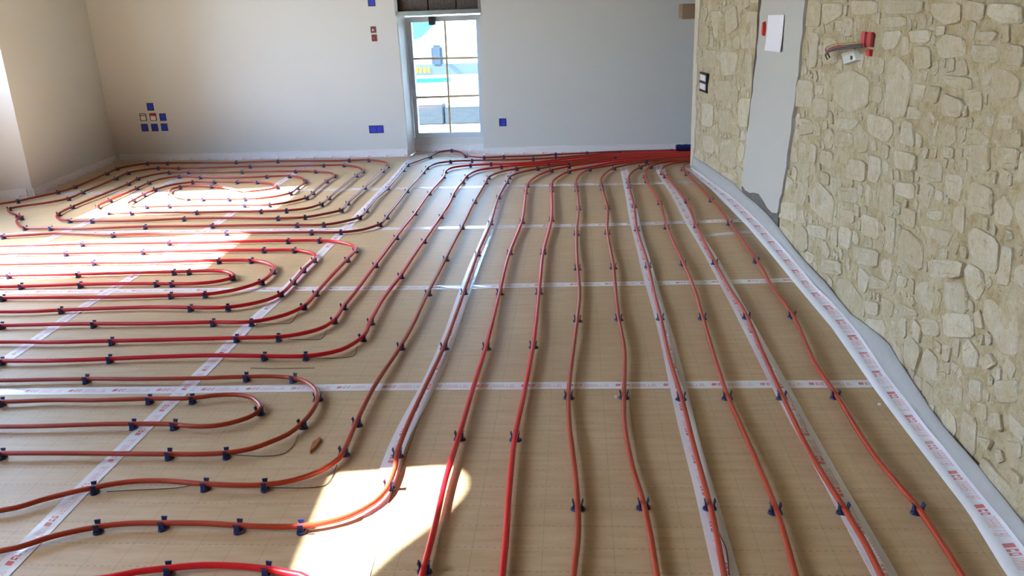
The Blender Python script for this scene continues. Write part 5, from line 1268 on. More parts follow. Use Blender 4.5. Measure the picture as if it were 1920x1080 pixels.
# ------------------------------------------------------------------ floor: screed + insulation boards with printed film
g = Geo(); g.box(-5.3, 2.4, -3.3, 8.6, -0.2, -0.06)
floor = struct(g.build('floor', M['slab']))
XS = [-4.98, -3.488, -2.5, -1.544, -0.572, 0.375, 0.738, 1.62]
YS = [-2.98, -1.87, -0.67, 0.53, 1.73, 2.937, 4.131, 5.318, 6.524, 7.72, 8.12]
GAP = 0.0012
for i in range(len(XS) - 1):
    for j in range(len(YS) - 1):
        x0, x1, y0, y1 = XS[i] + GAP, XS[i + 1] - GAP, YS[j] + GAP, YS[j + 1] - GAP
        if j == len(YS) - 2: y1 = 7.90 - 0.0381 * ((x0 + x1) / 2 - 1.0)
        g = Geo()
        g.box(x0, x1, y0, y1, -0.059, 0.0)
        g.build('insulation_board', M['film'], floor)

g = Geo(); g.box(-1.575, -0.885, 7.984, 8.165, -0.059, 0.0); g.build('insulation_board', M['film'], floor)

# ------------------------------------------------------------------ back wall with the small window
B0 = Vector((-4.577, 8.094, 0)); BTH = math.atan(-0.0381)
BU = Vector((math.cos(BTH), math.sin(BTH), 0)); BN = Vector((-BU.y, BU.x, 0))
def bw(u, z, v): return B0 + BU * u + BN * v + Vector((0, 0, z))
def bwb(u, v, z): return bw(u, z, v)
CEIL = 4.1
door_f = [(2.978, 0.0), (3.706, 0.0), (3.735, 1.278), (2.966, 1.278)]
door_b = [(3.000, 0.0), (3.690, 0.0), (3.712, 1.278), (2.996, 1.278)]
rec = [(2.966, 1.282), (3.740, 1.282), (3.748, 1.80), (2.958, 1.80)]
# floor-level opening is part of the outline, the recess above is a hole
outer_f = [(-0.4, 0.0), door_f[0], door_f[3], door_f[2], door_f[1], (6.95, 0.0), (6.95, CEIL), (-0.4, CEIL)]
outer_b = [(-0.4, 0.0), door_b[0], door_b[3], door_b[2], door_b[1], (6.95, 0.0), (6.95, CEIL), (-0.4, CEIL)]
def back_plate():
    loops = [outer_f, rec]
    back = [outer_b, rec]
    flat = [p for L in loops for p in L]; nb = len(flat)
    tris = tessellate_polygon([[Vector((p[0], p[1], 0)) for p in L] for L in loops])
    v = [bw(p[0], p[1], 0) for p in flat] + [bw(p[0], p[1], 0.30) for L in back for p in L]
    f = [tuple(t) for t in tris] + [tuple(i + nb for i in reversed(t)) for t in tris]
    s = 0
    for L in loops:
        m = len(L)
        for i in range(m):
            a, b = s + i, s + (i + 1) % m; f.append((a, b, b + nb, a + nb))
        s += m
    return fix_normals(mesh_obj('wall_back', v, f, M['plaster']))
wall_back = struct(back_plate())
g = Geo(); g.box(3.0, 3.69, 0.215, 0.30, 0.0, 0.135, bwb)
struct(g.build('trim_1', M['plaster']))
g = Geo(); g.box(2.94, 3.76, 0.16, 0.30, 1.29, 1.79, bwb)
struct(g.build('trim_2', M['plaster']))

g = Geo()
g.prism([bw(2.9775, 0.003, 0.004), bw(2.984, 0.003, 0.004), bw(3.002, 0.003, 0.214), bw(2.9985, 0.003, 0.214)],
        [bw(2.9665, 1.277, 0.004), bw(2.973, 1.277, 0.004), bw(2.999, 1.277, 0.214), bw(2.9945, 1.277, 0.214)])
struct(g.build('trim_brightener', M['jamb_brightener']))  # added slip on the left jamb, its whiter colour stands in for window light

# window_1: white pvc casement, six panes
win = struct(empty('window_1', bw(3.35, 0.13, 0.22)))
def wpart(name, boxes, mat, parent=win, bevel=0.0):
    g = Geo()
    for b in boxes: g.box(*b, bwb)
    o = g.build(name, mat, None, bevel=bevel)
    o.parent = parent; o.matrix_parent_inverse = Matrix.Translation(-Vector(win.location))
    return o
def wpart4(name, quads, mat, v0, v1, bevel=0.0):
    g = Geo()
    for q in quads: g.prism([bw(a, z, v0) for a, z in q], [bw(a, z, v1) for a, z in q])
    o = g.build(name, mat, None, bevel=bevel)
    o.parent = win; o.matrix_parent_inverse = Matrix.Translation(-Vector(win.location))
    return o
oL0, oR0, oL1, oR1 = 3.008, 3.688, 3.000, 3.706      # outer frame: bottom / top
iL0, iR0, iL1, iR1 = 3.043, 3.648, 3.045, 3.660
zb, zt, ib, it = 0.125, 1.262, 0.183, 1.214
wpart4('frame', [[(oL0, zb), (iL0, ib), (iL1, it), (oL1, zt)], [(oR0, zb), (oR1, zt), (iR1, it), (iR0, ib)],
                 [(oL0, zb), (oR0, zb), (iR0, ib), (iL0, ib)], [(oL1, zt), (iL1, it), (iR1, it), (oR1, zt)]], M['pvc'], 0.22, 0.285)
mx0, mx1 = 3.353, 3.362
hz = [(0.521, 0.526), (0.883, 0.876)]
wpart4('glazing_bar', [[(mx0 - 0.009, ib), (mx0 + 0.009, ib), (mx1 + 0.009, it), (mx1 - 0.009, it)]], M['gold'], 0.245, 0.257)
for a, b in hz:
    wpart4('glazing_bar', [[(iL0, a - 0.010), (iR0 + 0.005, b - 0.010), (iR0 + 0.005, b + 0.010), (iL0, a + 0.010)]], M['gold'], 0.246, 0.258)
rowz = [(ib, 0.52), (0.53, 0.875), (0.89, it)]
for z0, z1 in rowz:
    for a0, a1 in ((iL0, 3.351), (3.364, iR0 + 0.008)):
        wpart('pane', [(a0, a1, 0.2495, 0.2535, z0, z1)], M['glass'])
h = wpart('handle', [(3.012, 3.032, 0.195, 0.222, 0.60, 0.70)], M['pvc'], bevel=0.004)
wpart('catch', [(3.224, 3.284, 0.17, 0.225, 1.185, 1.262)], M['black'], bevel=0.004)

# recess above the window: galvanised frame and dark rough block
lf = empty('lintel_recess_frame', bw(3.35, 1.28, 0.0))
tag(lf, 'galvanised steel frame around the dark recess above the small window', 'frame')
def lpart(name, boxes, mat, bevel=0.0):
    g = Geo()
    for b in boxes: g.box(*b, bwb)
    o = g.build(name, mat, None, bevel=bevel); o.parent = lf; o.matrix_parent_inverse = Matrix.Translation(-Vector(lf.location))
    return o
lpart('bottom_channel', [(2.962, 3.742, -0.006, 0.035, 1.278, 1.282), (2.962, 3.742, -0.006, -0.002, 1.282, 1.316), (2.985, 3.72, 0.030, 0.034, 1.282, 1.312)], M['steel'])
lpart('side_post', [(2.956, 2.984, -0.006, 0.03, 1.282, 1.80)], M['steel'], 0.002)
lpart('side_post', [(3.716, 3.742, -0.004, 0.03, 1.318, 1.80)], M['steel'], 0.002)
for i, (a, b) in enumerate(((2.986, 3.25), (3.256, 3.51), (3.516, 3.714))):
    lpart('rough_block', [(a, b, 0.045 + 0.01 * (i % 2), 0.158, 1.292, 1.79)], M['rubble'], 0.006)

# ------------------------------------------------------------------ left wall: pier, splayed niche with two sun-lit lights, front part
g = Geo()
# pier at the back corner (its face turns a few degrees), then the splayed reveal
g.prism([(-4.47, 6.556, 0), (-4.577, 8.094, 0), (-4.577, 8.45, 0), (-5.25, 8.45, 0), (-5.25, 6.40, 0), (-4.93, 6.40, 0)],
        [(-4.47, 6.556, CEIL), (-4.577, 8.094, CEIL), (-4.577, 8.45, CEIL), (-5.25, 8.45, CEIL), (-5.25, 6.40, CEIL), (-4.93, 6.40, CEIL)])
g.prism([(-4.62, 3.70, 0), (-4.93, 3.90, 0), (-5.25, 3.90, 0), (-5.25, 3.60, 0), (-4.62, 3.60, 0)],
        [(-4.62, 3.70, CEIL), (-4.93, 3.90, CEIL), (-5.25, 3.90, CEIL), (-5.25, 3.60, CEIL), (-4.62, 3.60, CEIL)])
g.box(-5.25, -4.56, 3.90, 6.42, 2.74, CEIL)
wall_left = struct(g.build('wall_left', M['plaster']))
def leftfn(X): return lambda a, z, d: Vector((X - d, a, z))
W1 = [(5.60, 1.13), (6.395, 1.13), (6.395, 2.45), (5.60, 2.45)]
W2 = [(4.11, 0.12), (4.95, 0.12), (4.95, 2.57), (4.11, 2.57)]
struct(plate('wall_left_panel', [(3.89, 0.0), (6.41, 0.0), (6.41, 2.76), (3.89, 2.76)], [W1, W2], 0.06, leftfn(-4.93), M['plaster'], parent=wall_left))
# front part of the left wall with one high arched opening and one unseen opening added for fill light
arch = [[1.837,3.406],[1.838,3.524],[1.843,3.658],[1.84,3.733],[1.816,3.769],[1.773,3.791],[1.711,3.798],[1.655,3.787],[1.594,3.763],[1.515,3.72],[1.424,3.663],[1.317,3.614],[1.215,3.575],[1.156,3.425],[1.335,3.429]]
W3 = [(0.15, 1.5), (0.95, 1.5), (0.95, 2.75), (0.15, 2.75)]
struct(plate('wall_left_front', [(-3.0, 0.0), (3.62, 0.0), (3.62, CEIL), (-3.0, CEIL)], [arch, W3], 0.04, leftfn(-4.62), M['plaster'], parent=wall_left))
def casement(name, y0, y1, z0, z1, X):
    w = struct(empty(name, (X, (y0 + y1) / 2, z0)))
    g = Geo()
    t = 0.03
    for b in ((y0 - t, y0, z0 - t, z1 + t), (y1, y1 + t, z0 - t, z1 + t), (y0, y1, z0 - t, z0), (y0, y1, z1, z1 + t)):
        g.box(X - 0.02, X + 0.02, b[0], b[1], b[2], b[3])
    o = g.build('frame', M['pvc']); o.parent = w; o.matrix_parent_inverse = Matrix.Translation(-Vector(w.location))
casement('window_2', 5.60, 6.395, 1.13, 2.45, -4.96)
casement('window_3', 4.11, 4.95, 0.12, 2.57, -4.96)
casement('window_fill', 0.15, 0.95, 1.5, 2.75, -4.64)  # unseen window added to brighten the near left floor

# ------------------------------------------------------------------ remaining shell
g = Geo(); g.box(-5.3, 2.4, -3.25, -3.0, 0, CEIL); struct(g.build('wall_front', M['rear']))
g = Geo(); g.box(-4.66, 2.4, -3.3, 3.6, CEIL, CEIL + 0.2); g.box(-5.3, 2.4, 3.6, 8.6, CEIL, CEIL + 0.2); struct(g.build('ceiling', M['ceiling']))
g = Geo(); g.box(2.15, 2.35, 6.9, 8.2, 0, CEIL); g.box(1.58, 2.15, 6.9, 7.0, 0, CEIL); struct(g.build('wall_alcove', M['plaster']))

# ------------------------------------------------------------------ right wall: mortar bed with individual stones
def wx(y):
    for (a, b), (c, d) in zip(PROFILE, PROFILE[1:]):
        if a <= y <= c: return b + (d - b) * (y - a) / (c - a)
    return PROFILE[0][1] if y < PROFILE[0][0] else PROFILE[-1][1]
def rnoise(y, z):
    return 0.004 * math.sin(y * 11.3 + 2.1 * math.sin(z * 7.7)) + 0.003 * math.sin(z * 23.0 + 3 * math.sin(y * 5.1)) + 0.002 * math.sin(y * 41 + z * 37)
ys = [-3.0, -1.0, 0.5] + [1.5 + 0.03 * i for i in range(188)] + [7.12]
zs = [0.0 + 0.03 * i for i in range(52)] + [2.2, 3.2, CEIL]
v, f = [], []
for y in ys:
    for z in zs: v.append((wx(y) + (rnoise(y, z) if y > 1.4 and z < 1.6 else 0), y, z))
nz = len(zs); ny = len(ys)
for i in range(ny - 1):
    for j in range(nz - 1):
        a = i * nz + j; f.append((a, a + 1, a + nz + 1, a + nz))
b = len(v)
v += [(1.62, -3.0, 0), (1.62, -3.0, CEIL), (1.62, 7.12, 0), (1.62, 7.12, CEIL)]
f += [(b, b + 1, b + 3, b + 2)]
e0 = (ny - 1) * nz
f += [tuple([e0 + j for j in range(nz)] + [b + 3, b + 2]), tuple([j for j in reversed(range(nz))] + [b, b + 1])]
wall_right = struct(mesh_obj('wall_right', v, f, M['mortar']))
# the pale plastered edge at the wall's free end
g = Geo()
for k in range(9):
    z0, z1 = k * 0.17, k * 0.17 + 0.17
    w = 0.10 + 0.05 * ((k * 7) % 5) / 5
    x = lambda y: wx(y) - 0.012
    g.prism([(x(7.14), 7.14, z0), (x(7.14 - w), 7.14 - w, z0), (x(7.14 - w) + 0.03, 7.14 - w, z0), (1.6, 7.14, z0)],
            [(x(7.14), 7.14, z1), (x(7.14 - w), 7.14 - w, z1), (x(7.14 - w) + 0.03, 7.14 - w, z1), (1.6, 7.14, z1)])
g.build('plastered_edge', M['quoin'], wall_right)

def chaikin(p, k=1):
    for _ in range(k):
        q = []
        for i in range(len(p)):
            a, c = p[i], p[(i + 1) % len(p)]
            q.append((a[0] * .86 + c[0] * .14, a[1] * .86 + c[1] * .14)); q.append((a[0] * .14 + c[0] * .86, a[1] * .14 + c[1] * .86))
        p = q
    return p
def stone(poly, kind, raw=False):
    p = chaikin([tuple(q) for q in poly])
    n = len(p)
    cy = sum(q[0] for q in p) / n; cz = sum(q[1] for q in p) / n; cx = wx(cy)
    d = random.uniform(0.004, 0.008) if kind == 0 else random.uniform(0.0015, 0.006)
    tilt_y, tilt_z = random.uniform(-.03, .03), random.uniform(-.03, .03)
    v, f = [], []
    for s, dd in ((1.0, -0.012), (0.985, d * 0.6), (0.92, d), (0.5, d * 1.1)):
        for (y, z) in p:
            Y = cy + (y - cy) * s; Zz = cz + (z - cz) * s
            j = random.uniform(-.0022, .0022) if dd > 0 else 0
            v.append((wx(Y) + rnoise(Y, Zz) * 0.4 - dd - j - (tilt_y * (y - cy) + tilt_z * (z - cz)) * (dd > 0) - cx, Y - cy, Zz - cz))
    for r in range(3):
        for i in range(n):
            k = (i + 1) % n; f.append((r * n + i, r * n + k, (r + 1) * n + k, (r + 1) * n + i))
    f.append(tuple(3 * n + i for i in range(n)))
    if raw: return [(a + cx, b_ + cy, c + cz) for a, b_, c in v], f
    o = mesh_obj('stone', v, f, M['stone'], wall_right, False, loc=(cx, cy, cz))
    fix_normals(o)
    return o
for s in STONES: stone(s[:-1], s[-1])
# small rubble between the large stones, too small to pick apart singly
v, f = [], []
for s in RUBBLE:
    a, b_ = stone(s, 1, True)
    f += [tuple(i + len(v) for i in q) for q in b_]; v += a
o = fix_normals(mesh_obj('small_rubble', v, f, M['stone'], wall_right)); o['kind'] = 'stuff'

# plastered panel in the right wall, its cracked joint and the broken cement at its foot
pl = PLASTER
def wallpt(y, z, off): return (wx(y) - off, y, z)
top = [[pl['L'][0][0] - 0.02, 1.75]] + pl['L'][:]
Lp = [(pl['L'][0][0] - 0.10, 1.75)] + [tuple(q) for q in pl['L']]
Rp = [(pl['Rr'][0][0] - 0.02, 1.75)] + [tuple(q) for q in pl['Rr']]
v, f = [], []
N = 24
def samp(L, t):
    t *= len(L) - 1; i = min(int(t), len(L) - 2); u = t - i
    return (L[i][0] + (L[i + 1][0] - L[i][0]) * u, L[i][1] + (L[i + 1][1] - L[i][1]) * u)
for i in range(N + 1):
    a, c = samp(Lp, i / N), samp(Rp, i / N)
    for k in range(9):
        u = k / 8; jit = 0.010 * math.sin(i * 2.3 + k * 1.7) if k in (0, 8) else 0
        rag = 0.022 * math.sin(k * 5.1) if i == N else 0
        y, z = a[0] + (c[0] - a[0]) * u + jit, a[1] + (c[1] - a[1]) * u + rag
        v.append(wallpt(y, z, 0.016))
nb = len(v)
v += [(x + 0.03, y, z) for x, y, z in v]
for i in range(N):
    for k in range(8):
        a = i * 9 + k; f += [(a, a + 1, a + 10, a + 9), (nb + a, nb + a + 9, nb + a + 10, nb + a + 1)]
rim = [i * 9 for i in range(N + 1)] + [N * 9 + k for k in range(1, 9)] + [i * 9 + 8 for i in reversed(range(N))] + [k for k in reversed(range(1, 8))]
for a, c in zip(rim, rim[1:] + rim[:1]): f.append((a, c, c + nb, a + nb))
fix_normals(mesh_obj('plaster_panel', v, f, M['panel'], wall_right))
g = Geo()
J = [(q[0] + 0.012, q[1]) for q in Lp]
for i in range(len(J) - 1):
    for s in range(3):
        a = samp(J[i:i + 2], s / 3); c = samp(J[i:i + 2], (s + 1) / 3)
        q0, q1 = i * 3 + s, i * 3 + s + 1; w0, w1 = [0.006 + 0.068 * max(0.0, 1 - q_ / 10.5) ** 0.6 + 0.010 * math.sin(q_ * 2.1) * (q_ < 11) for q_ in (q0, q1)]
        g.prism([wallpt(a[0] - .02, a[1], 0.012), wallpt(a[0] + w0, a[1], 0.011), wallpt(c[0] + w1, c[1], 0.011), wallpt(c[0] - .02, c[1], 0.012)],
                [wallpt(a[0], a[1], -0.02), wallpt(a[0] + w0, a[1], -0.02), wallpt(c[0] + w1, c[1], -0.02), wallpt(c[0], c[1], -0.02)])
g.build('cracked_joint', M['gap'], wall_right)  # dark strip along the panel's left edge, wider towards the top
pt = [(q[0], q[1]) for q in PATCH]
v = [wallpt(y, z, 0.007) for y, z in pt] + [wallpt(y, z, -0.02) for y, z in pt]
n = len(pt)
f = [tuple(range(n)), tuple(reversed(range(n, 2 * n)))] + [(i, (i + 1) % n, n + (i + 1) % n, n + i) for i in range(n)]
fix_normals(mesh_obj('broken_cement', v, f, M['cement'], wall_right))

# ------------------------------------------------------------------ tapes on the floor seams
def ribbon(name, pts, w, mat, label, z=0.0009, lift=0.0):
    P = spline([(a, b, 0) for a, b in pts], 0.06)
    v, f, uv = [], [], []
    s = 0.0
    for i, p in enumerate(P):
        t = (P[min(i + 1, len(P) - 1)] - P[max(i - 1, 0)]).normalized(); nrm = Vector((-t.y, t.x, 0))
        if i: s += (p - P[i - 1]).length
        ww = w / 2 * (1 + 0.04 * math.sin(s * 5))
        for k, q in enumerate((-1, -0.33, 0.33, 1)):
            zz = z + (0.0005 * math.sin(s * 37 + k * 2) if k in (1, 2) else 0) + lift
            v.append(p + nrm * (ww * q) + Vector((0, 0, zz))); uv.append((s, (q + 1) / 2))
    n = len(P)
    for i in range(n - 1):
        for k in range(3):
            a = i * 4 + k; f.append((a + 4, a + 5, a + 1, a))
    b = len(v)                                       # thin underside keeps it a solid strip
    v += [Vector((q.x, q.y, 0.0001)) for q in v]; uv += uv[:]
    for i in range(n - 1):
        a = i * 4; f += [(a, a + b, a + 4 + b, a + 4), (a + 3, a + 7, a + 7 + b, a + 3 + b)]
    o = mesh_obj(name, v, f, mat, None, False, uvs=uv)
    return tag(o, label, 'tape', 'printed joint tapes')
for i, (lab, pts, w) in enumerate(TAPES):
    cross = abs(pts[-1][0] - pts[0][0]) > abs(pts[-1][1] - pts[0][1])
    ribbon('joint_tape', pts, w, M['tape'], lab, z=0.0009 if cross else 0.0016)

# edge strip along the stone wall: taped flap on the floor and grey foam upstand
def lerp_y(L, y):
    L = sorted([(q[1], q[0]) for q in L])
    if y <= L[0][0]: return L[0][1]
    for (a, b), (c, d) in zip(L, L[1:]):
        if a <= y <= c: return b + (d - b) * (y - a) / (c - a)
    return L[-1][1]
rows = [0.2 + 0.07 * i for i in range(99)]
v, f, uv = [], [], []
for i, y in enumerate(rows):
    xb = min(lerp_y(TB, y), wx(y) - 0.022); xl = min(lerp_y(TL, y), xb - 0.05)
    cx = 0.0025 * math.sin(y * 9)
    for k, (x, z) in enumerate(((xl, 0.0018), (xl + (xb - xl) * .5, 0.003), (xb - 0.004, 0.004), (xb + 0.006 + cx, 0.014))):
        v.append((x, y, z)); uv.append((-y, 1 - k / 3))
for i in range(len(rows) - 1):
    for k in range(3):
        a = i * 4 + k; f.append((a, a + 1, a + 5, a + 4))
b = len(v); v += [(x, y, z - 0.001) for x, y, z in v]; uv += uv[:]
f += [(i * 4, i * 4 + 4, b + i * 4 + 4, b + i * 4) for i in range(len(rows) - 1)]
o = mesh_obj('joint_tape', v, f, M['tape'], None, True, uvs=uv)
tag(o, 'white red-printed tape holding the foam strip along the stone wall', 'tape', 'printed joint tapes')
v, f = [], []
for i, y in enumerate(rows):
    xb = min(lerp_y(TB, y), wx(y) - 0.022) + 0.004
    zt_ = lerp_y([(q[1], q[0]) for q in FTOP], y) + 0.035 + 0.008 * math.sin(y * 4.3)
    xw = wx(y) - 0.014
    for x, z in ((xb, 0.004), (xb + (xw - xb) * .35, 0.012 + zt_ * .35), (xw, zt_), (xw + 0.006, zt_), (xb + 0.02, 0.004)): v.append((x, y, z))
for i in range(len(rows) - 1):
    for k in range(5):
        a = i * 5 + k; c = i * 5 + (k + 1) % 5; f.append((a, c, c + 5, a + 5))
f += [tuple(range(5)), tuple((len(rows) - 1) * 5 + k for k in reversed(range(5)))]
o = fix_normals(mesh_obj('foam_strip', v, f, M['foam'], None, True))
tag(o, 'grey-white foam edge strip standing along the foot of the stone wall', 'foam strip', 'foam edge strips')

def skirt(pts, label_f, label_t, h=0.07, inset=0.009):
    """foam strip along plan points (room on the left-hand side), printed tape at its foot"""
    P = [Vector((a, b, 0)) for a, b in pts]
    def off(d):
        out = []
        for i, p in enumerate(P):
            t0 = (P[i] - P[i - 1]).normalized() if i else (P[1] - P[0]).normalized()
            t1 = (P[i + 1] - P[i]).normalized() if i < len(P) - 1 else t0
            t = (t0 + t1).normalized(); n = Vector((t.y, -t.x, 0)); c = max(0.4, t.dot(t0))
            out.append(p + n * (d / c))
        return out
    A, Bq = off(0.001), off(inset)
    v, f = [], []
    for i in range(len(P)):
        v += [(A[i].x, A[i].y, 0.0005), (Bq[i].x, Bq[i].y, 0.0005), (Bq[i].x, Bq[i].y, h - .003), (A[i].x, A[i].y, h)]
    for i in range(len(P) - 1):
        for k in range(4): f.append((i * 4 + k, i * 4 + (k + 1) % 4, i * 4 + 4 + (k + 1) % 4, i * 4 + 4 + k))
    f += [(0, 1, 2, 3), tuple((len(P) - 1) * 4 + k for k in (3, 2, 1, 0))]
    o = fix_normals(mesh_obj('foam_strip', v, f, M['skirt']))
    tag(o, label_f, 'foam strip', 'foam edge strips')
    C, D = off(inset + 0.001), off(inset + 0.030)
    v, f, uv = [], [], []
    s = 0
    for i in range(len(P)):
        if i: s += (P[i] - P[i - 1]).length
        for q, z, w in ((C[i], 0.034, 0.0), (C[i], 0.004, 0.5), (D[i], 0.0018, 1.0)):
            v.append((q.x, q.y, z)); uv.append((s, 1 - w))
    for i in range(len(P) - 1):
        for k in range(2): f.append((i * 3 + k, i * 3 + k + 1, i * 3 + 4 + k, i * 3 + 3 + k))
    o = fix_normals(mesh_obj('joint_tape', v, f, M['skirt_tape'], uvs=uv))
    tag(o, label_t, 'tape', 'printed joint tapes')
bp = lambda u, v_=0.0: tuple(bw(u, 0, v_)[:2])
skirt([bp(0.05), bp(2.975)], 'white foam strip along the back wall left of the small window', 'pale red-printed tape at the foot of the back wall, left of the window')
skirt([bp(3.005, 0.213), bp(3.685, 0.213)], 'short white foam strip right under the small window', 'pale red-printed tape across the foot of the window recess')
skirt([bp(3.712), bp(5.9)], 'white foam strip along the back wall right of the small window', 'pale red-printed tape behind the pipe bundle, right of the window')
skirt([(-4.47, 6.556), (-4.577, 8.088)], 'white foam strip along the narrow left wall by the far coil', 'pale red-printed tape at the foot of the narrow left wall')
skirt([(-4.925, 6.415), (-4.51, 6.540)], 'white foam strip at the foot of the bright left window reveal', 'pale red-printed tape at the foot of the bright left window reveal')

# ------------------------------------------------------------------ heating pipes
PIPE_R, PIPE_Z = 0.0083, 0.018
for kind, lab, pts in PIPES:
    P = spline([(a, b, PIPE_Z) for a, b in pts], 0.03)
    Q = []
    s = 0.0
    ph = random.uniform(0, 6)
    for i, p in enumerate(P):
        if i: s += (p - P[i - 1]).length
        Q.append(Vector((p.x, p.y, PIPE_Z + 0.0016 * math.sin(s * 6.3 + ph))))
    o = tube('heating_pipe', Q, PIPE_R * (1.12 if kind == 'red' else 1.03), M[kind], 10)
    tag(o, lab, 'pipe', 'underfloor heating pipes')

# ------------------------------------------------------------------ pipe clips: base disc + two sprung arms each
def clip_meshes():
    g = Geo()
    ring0 = [(0.0155 * math.cos(a), 0.0215 * math.sin(a), 0.0004) for a in [2 * math.pi * i / 12 for i in range(12)]]
    ring1 = [(0.013 * math.cos(a), 0.019 * math.sin(a), 0.0068) for a in [2 * math.pi * i / 12 for i in range(12)]]
    g.prism(ring0, ring1)
    g.box(-0.008, 0.008, -0.009, 0.009, 0.006, 0.0098)
    base = g.build('base', M['navy'])
    arms = []
    for s in (1, -1):
        g = Geo()
        prof = [(0.0095, 0.004, 0.0085), (0.0102, 0.014, 0.0080), (0.0100, 0.0225, 0.0070), (0.0132, 0.0315, 0.0088)]
        for (a, z0, w0), (c, z1, w1) in zip(prof, prof[1:]):
            g.hexa([(-w0, s * a, z0), (w0, s * a, z0), (w0, s * (a + .0035), z0), (-w0, s * (a + .0035), z0),
                    (-w1, s * c, z1), (w1, s * c, z1), (w1, s * (c + .0035), z1), (-w1, s * (c + .0035), z1)])
        arms.append(g.build('arm', M['navy']))
    return base, arms
cb, ca = clip_meshes()
base_me, arm_me = cb.data, [a.data for a in ca]
# one joined mesh for the clips too far away to show their parts
bm = bmesh.new()
for me in [base_me] + arm_me: bm.from_mesh(me)
far_me = bpy.data.meshes.new('pipe_clip'); bm.to_mesh(far_me); bm.free(); far_me.materials.append(M['navy'])
for o in [cb] + ca: bpy.data.objects.remove(o)
for x, y, a, lab in CLIPS:
    if y < 4.6:
        r = empty('pipe_clip', (x, y, 0), a)
        o = bpy.data.objects.new('base', base_me); COL.objects.link(o); o.parent = r
        for m in arm_me:
            o = bpy.data.objects.new('arm', m); COL.objects.link(o); o.parent = r
    else:
        r = bpy.data.objects.new('pipe_clip', far_me); COL.objects.link(r)
        r.location = (x, y, 0); r.rotation_euler = (0, 0, a)
    tag(r, lab, 'clip', 'navy pipe clips')

# dark blue conduit stub at the foot of the back wall, in the corner by the stone wall
P = [Vector((0.90 + 0.03 * i, 7.74, 0.058)) for i in range(30)]
o = tube('conduit', P, 0.03, M['navy'], 14, rfun=lambda i: 0.031 if i % 2 else 0.027)
tag(o, 'thick navy corrugated conduit lying over the pipe bundle in the far corner', 'conduit')

# ------------------------------------------------------------------ electrical boxes in the back wall
def wall_box(u, z, w, h, kind, label, name='socket_box'):
    r = empty(name, bw(u, z, 0.0), BTH)
    tag(r, label, 'socket box', 'electrical boxes in the back wall')
    def part(nm, boxes, mat, bevel=0.0, parent=r):
        g = Geo()
        for b in boxes: g.box(*b)
        o = g.build(nm, mat, r, bevel=bevel); return o
    t = 0.006; d = -0.004
    rim_m = {'blue': M['blue_dark'], 'white': M['black'], 'redwhite': M['black'], 'brown': M['brown_box'], 'double': M['blue_dark']}[kind]
    part('rim', [(-w / 2, w / 2, d, 0.002, -h / 2, -h / 2 + t), (-w / 2, w / 2, d, 0.002, h / 2 - t, h / 2), (-w / 2, -w / 2 + t, d, 0.002, -h / 2 + t, h / 2 - t), (w / 2 - t, w / 2, d, 0.002, -h / 2 + t, h / 2 - t)], rim_m)
    W, H_ = w / 2 - t, h / 2 - t
    if kind == 'blue':
        part('cover', [(-W, W, -0.0025, 0.001, -H_, H_)], M['blue'])
        part('screw', [(-W * .75, -W * .55, -0.0035, -0.002, -0.003, 0.003), (W * .55, W * .75, -0.0035, -0.002, -0.003, 0.003)], M['blue_dark'])
    elif kind == 'double':
        part('cover', [(-W, -0.003, -0.0025, 0.001, -H_, H_)], M['blue'])
        part('cover', [(0.003, W, -0.0025, 0.001, -H_, H_)], M['blue'])
        part('divider', [(-0.003, 0.003, -0.0035, 0.001, -H_, H_)], M['blue_dark'])
    elif kind == 'brown':
        part('back_plate', [(-W, W, -0.002, 0.001, -H_, H_)], M['brown_box'])
        part('lug', [(-W * .6, W * .1, -0.003, -0.0015, -H_ * .5, H_ * .2)], M['paper' if z > 1.12 else 'red_fit'])
    else:
        part('insert', [(-W, W - 0.004, -0.003, 0.001, -H_, H_ * .35)], M['white_plastic'])
        part('terminal', [(-W, W - 0.004, -0.0032, 0.001, H_ * .35, H_ * .62)], M['wire_grey' if kind == 'white' else 'red_fit'])
        part('back_plate', [(-W, W, -0.001, 0.002, H_ * .62, H_)], M['white_plastic' if kind == 'white' else 'red_fit'])
    return r
S = 0.066
for u, z, k, lab in (
    (0.459, 0.528, 'blue', 'blue square socket box alone at the top of the left cluster'),
    (0.367, 0.430, 'white', 'open socket box with white insert, left end of the cluster middle row'),
    (0.470, 0.429, 'redwhite', 'open socket box with red and white insert, centre of the cluster'),
    (0.569, 0.426, 'blue', 'blue socket box at the right end of the cluster middle row'),
    (0.364, 0.329, 'blue', 'blue socket box at the left of the cluster bottom row'),
    (0.467, 0.328, 'blue', 'blue socket box in the middle of the cluster bottom row'),
    (0.568, 0.329, 'blue', 'blue socket box at the right of the cluster bottom row'),
    (2.746, 1.408, 'blue', 'blue socket box high on the wall left of the steel recess frame'),
    (3.899, 0.301, 'blue', 'single blue socket box low on the wall right of the window')):
    wall_box(u, z, S, S + .006, k, lab)
wall_box(2.741, 1.169, 0.050, 0.056, 'brown', 'upper of two small brown boxes left of the window')
wall_box(2.744, 1.096, 0.050, 0.060, 'brown', 'lower reddish one of two small brown boxes left of the window')
wall_box(2.685, 0.263, 0.140, 0.072, 'double', 'double blue socket box low on the wall left of the window')

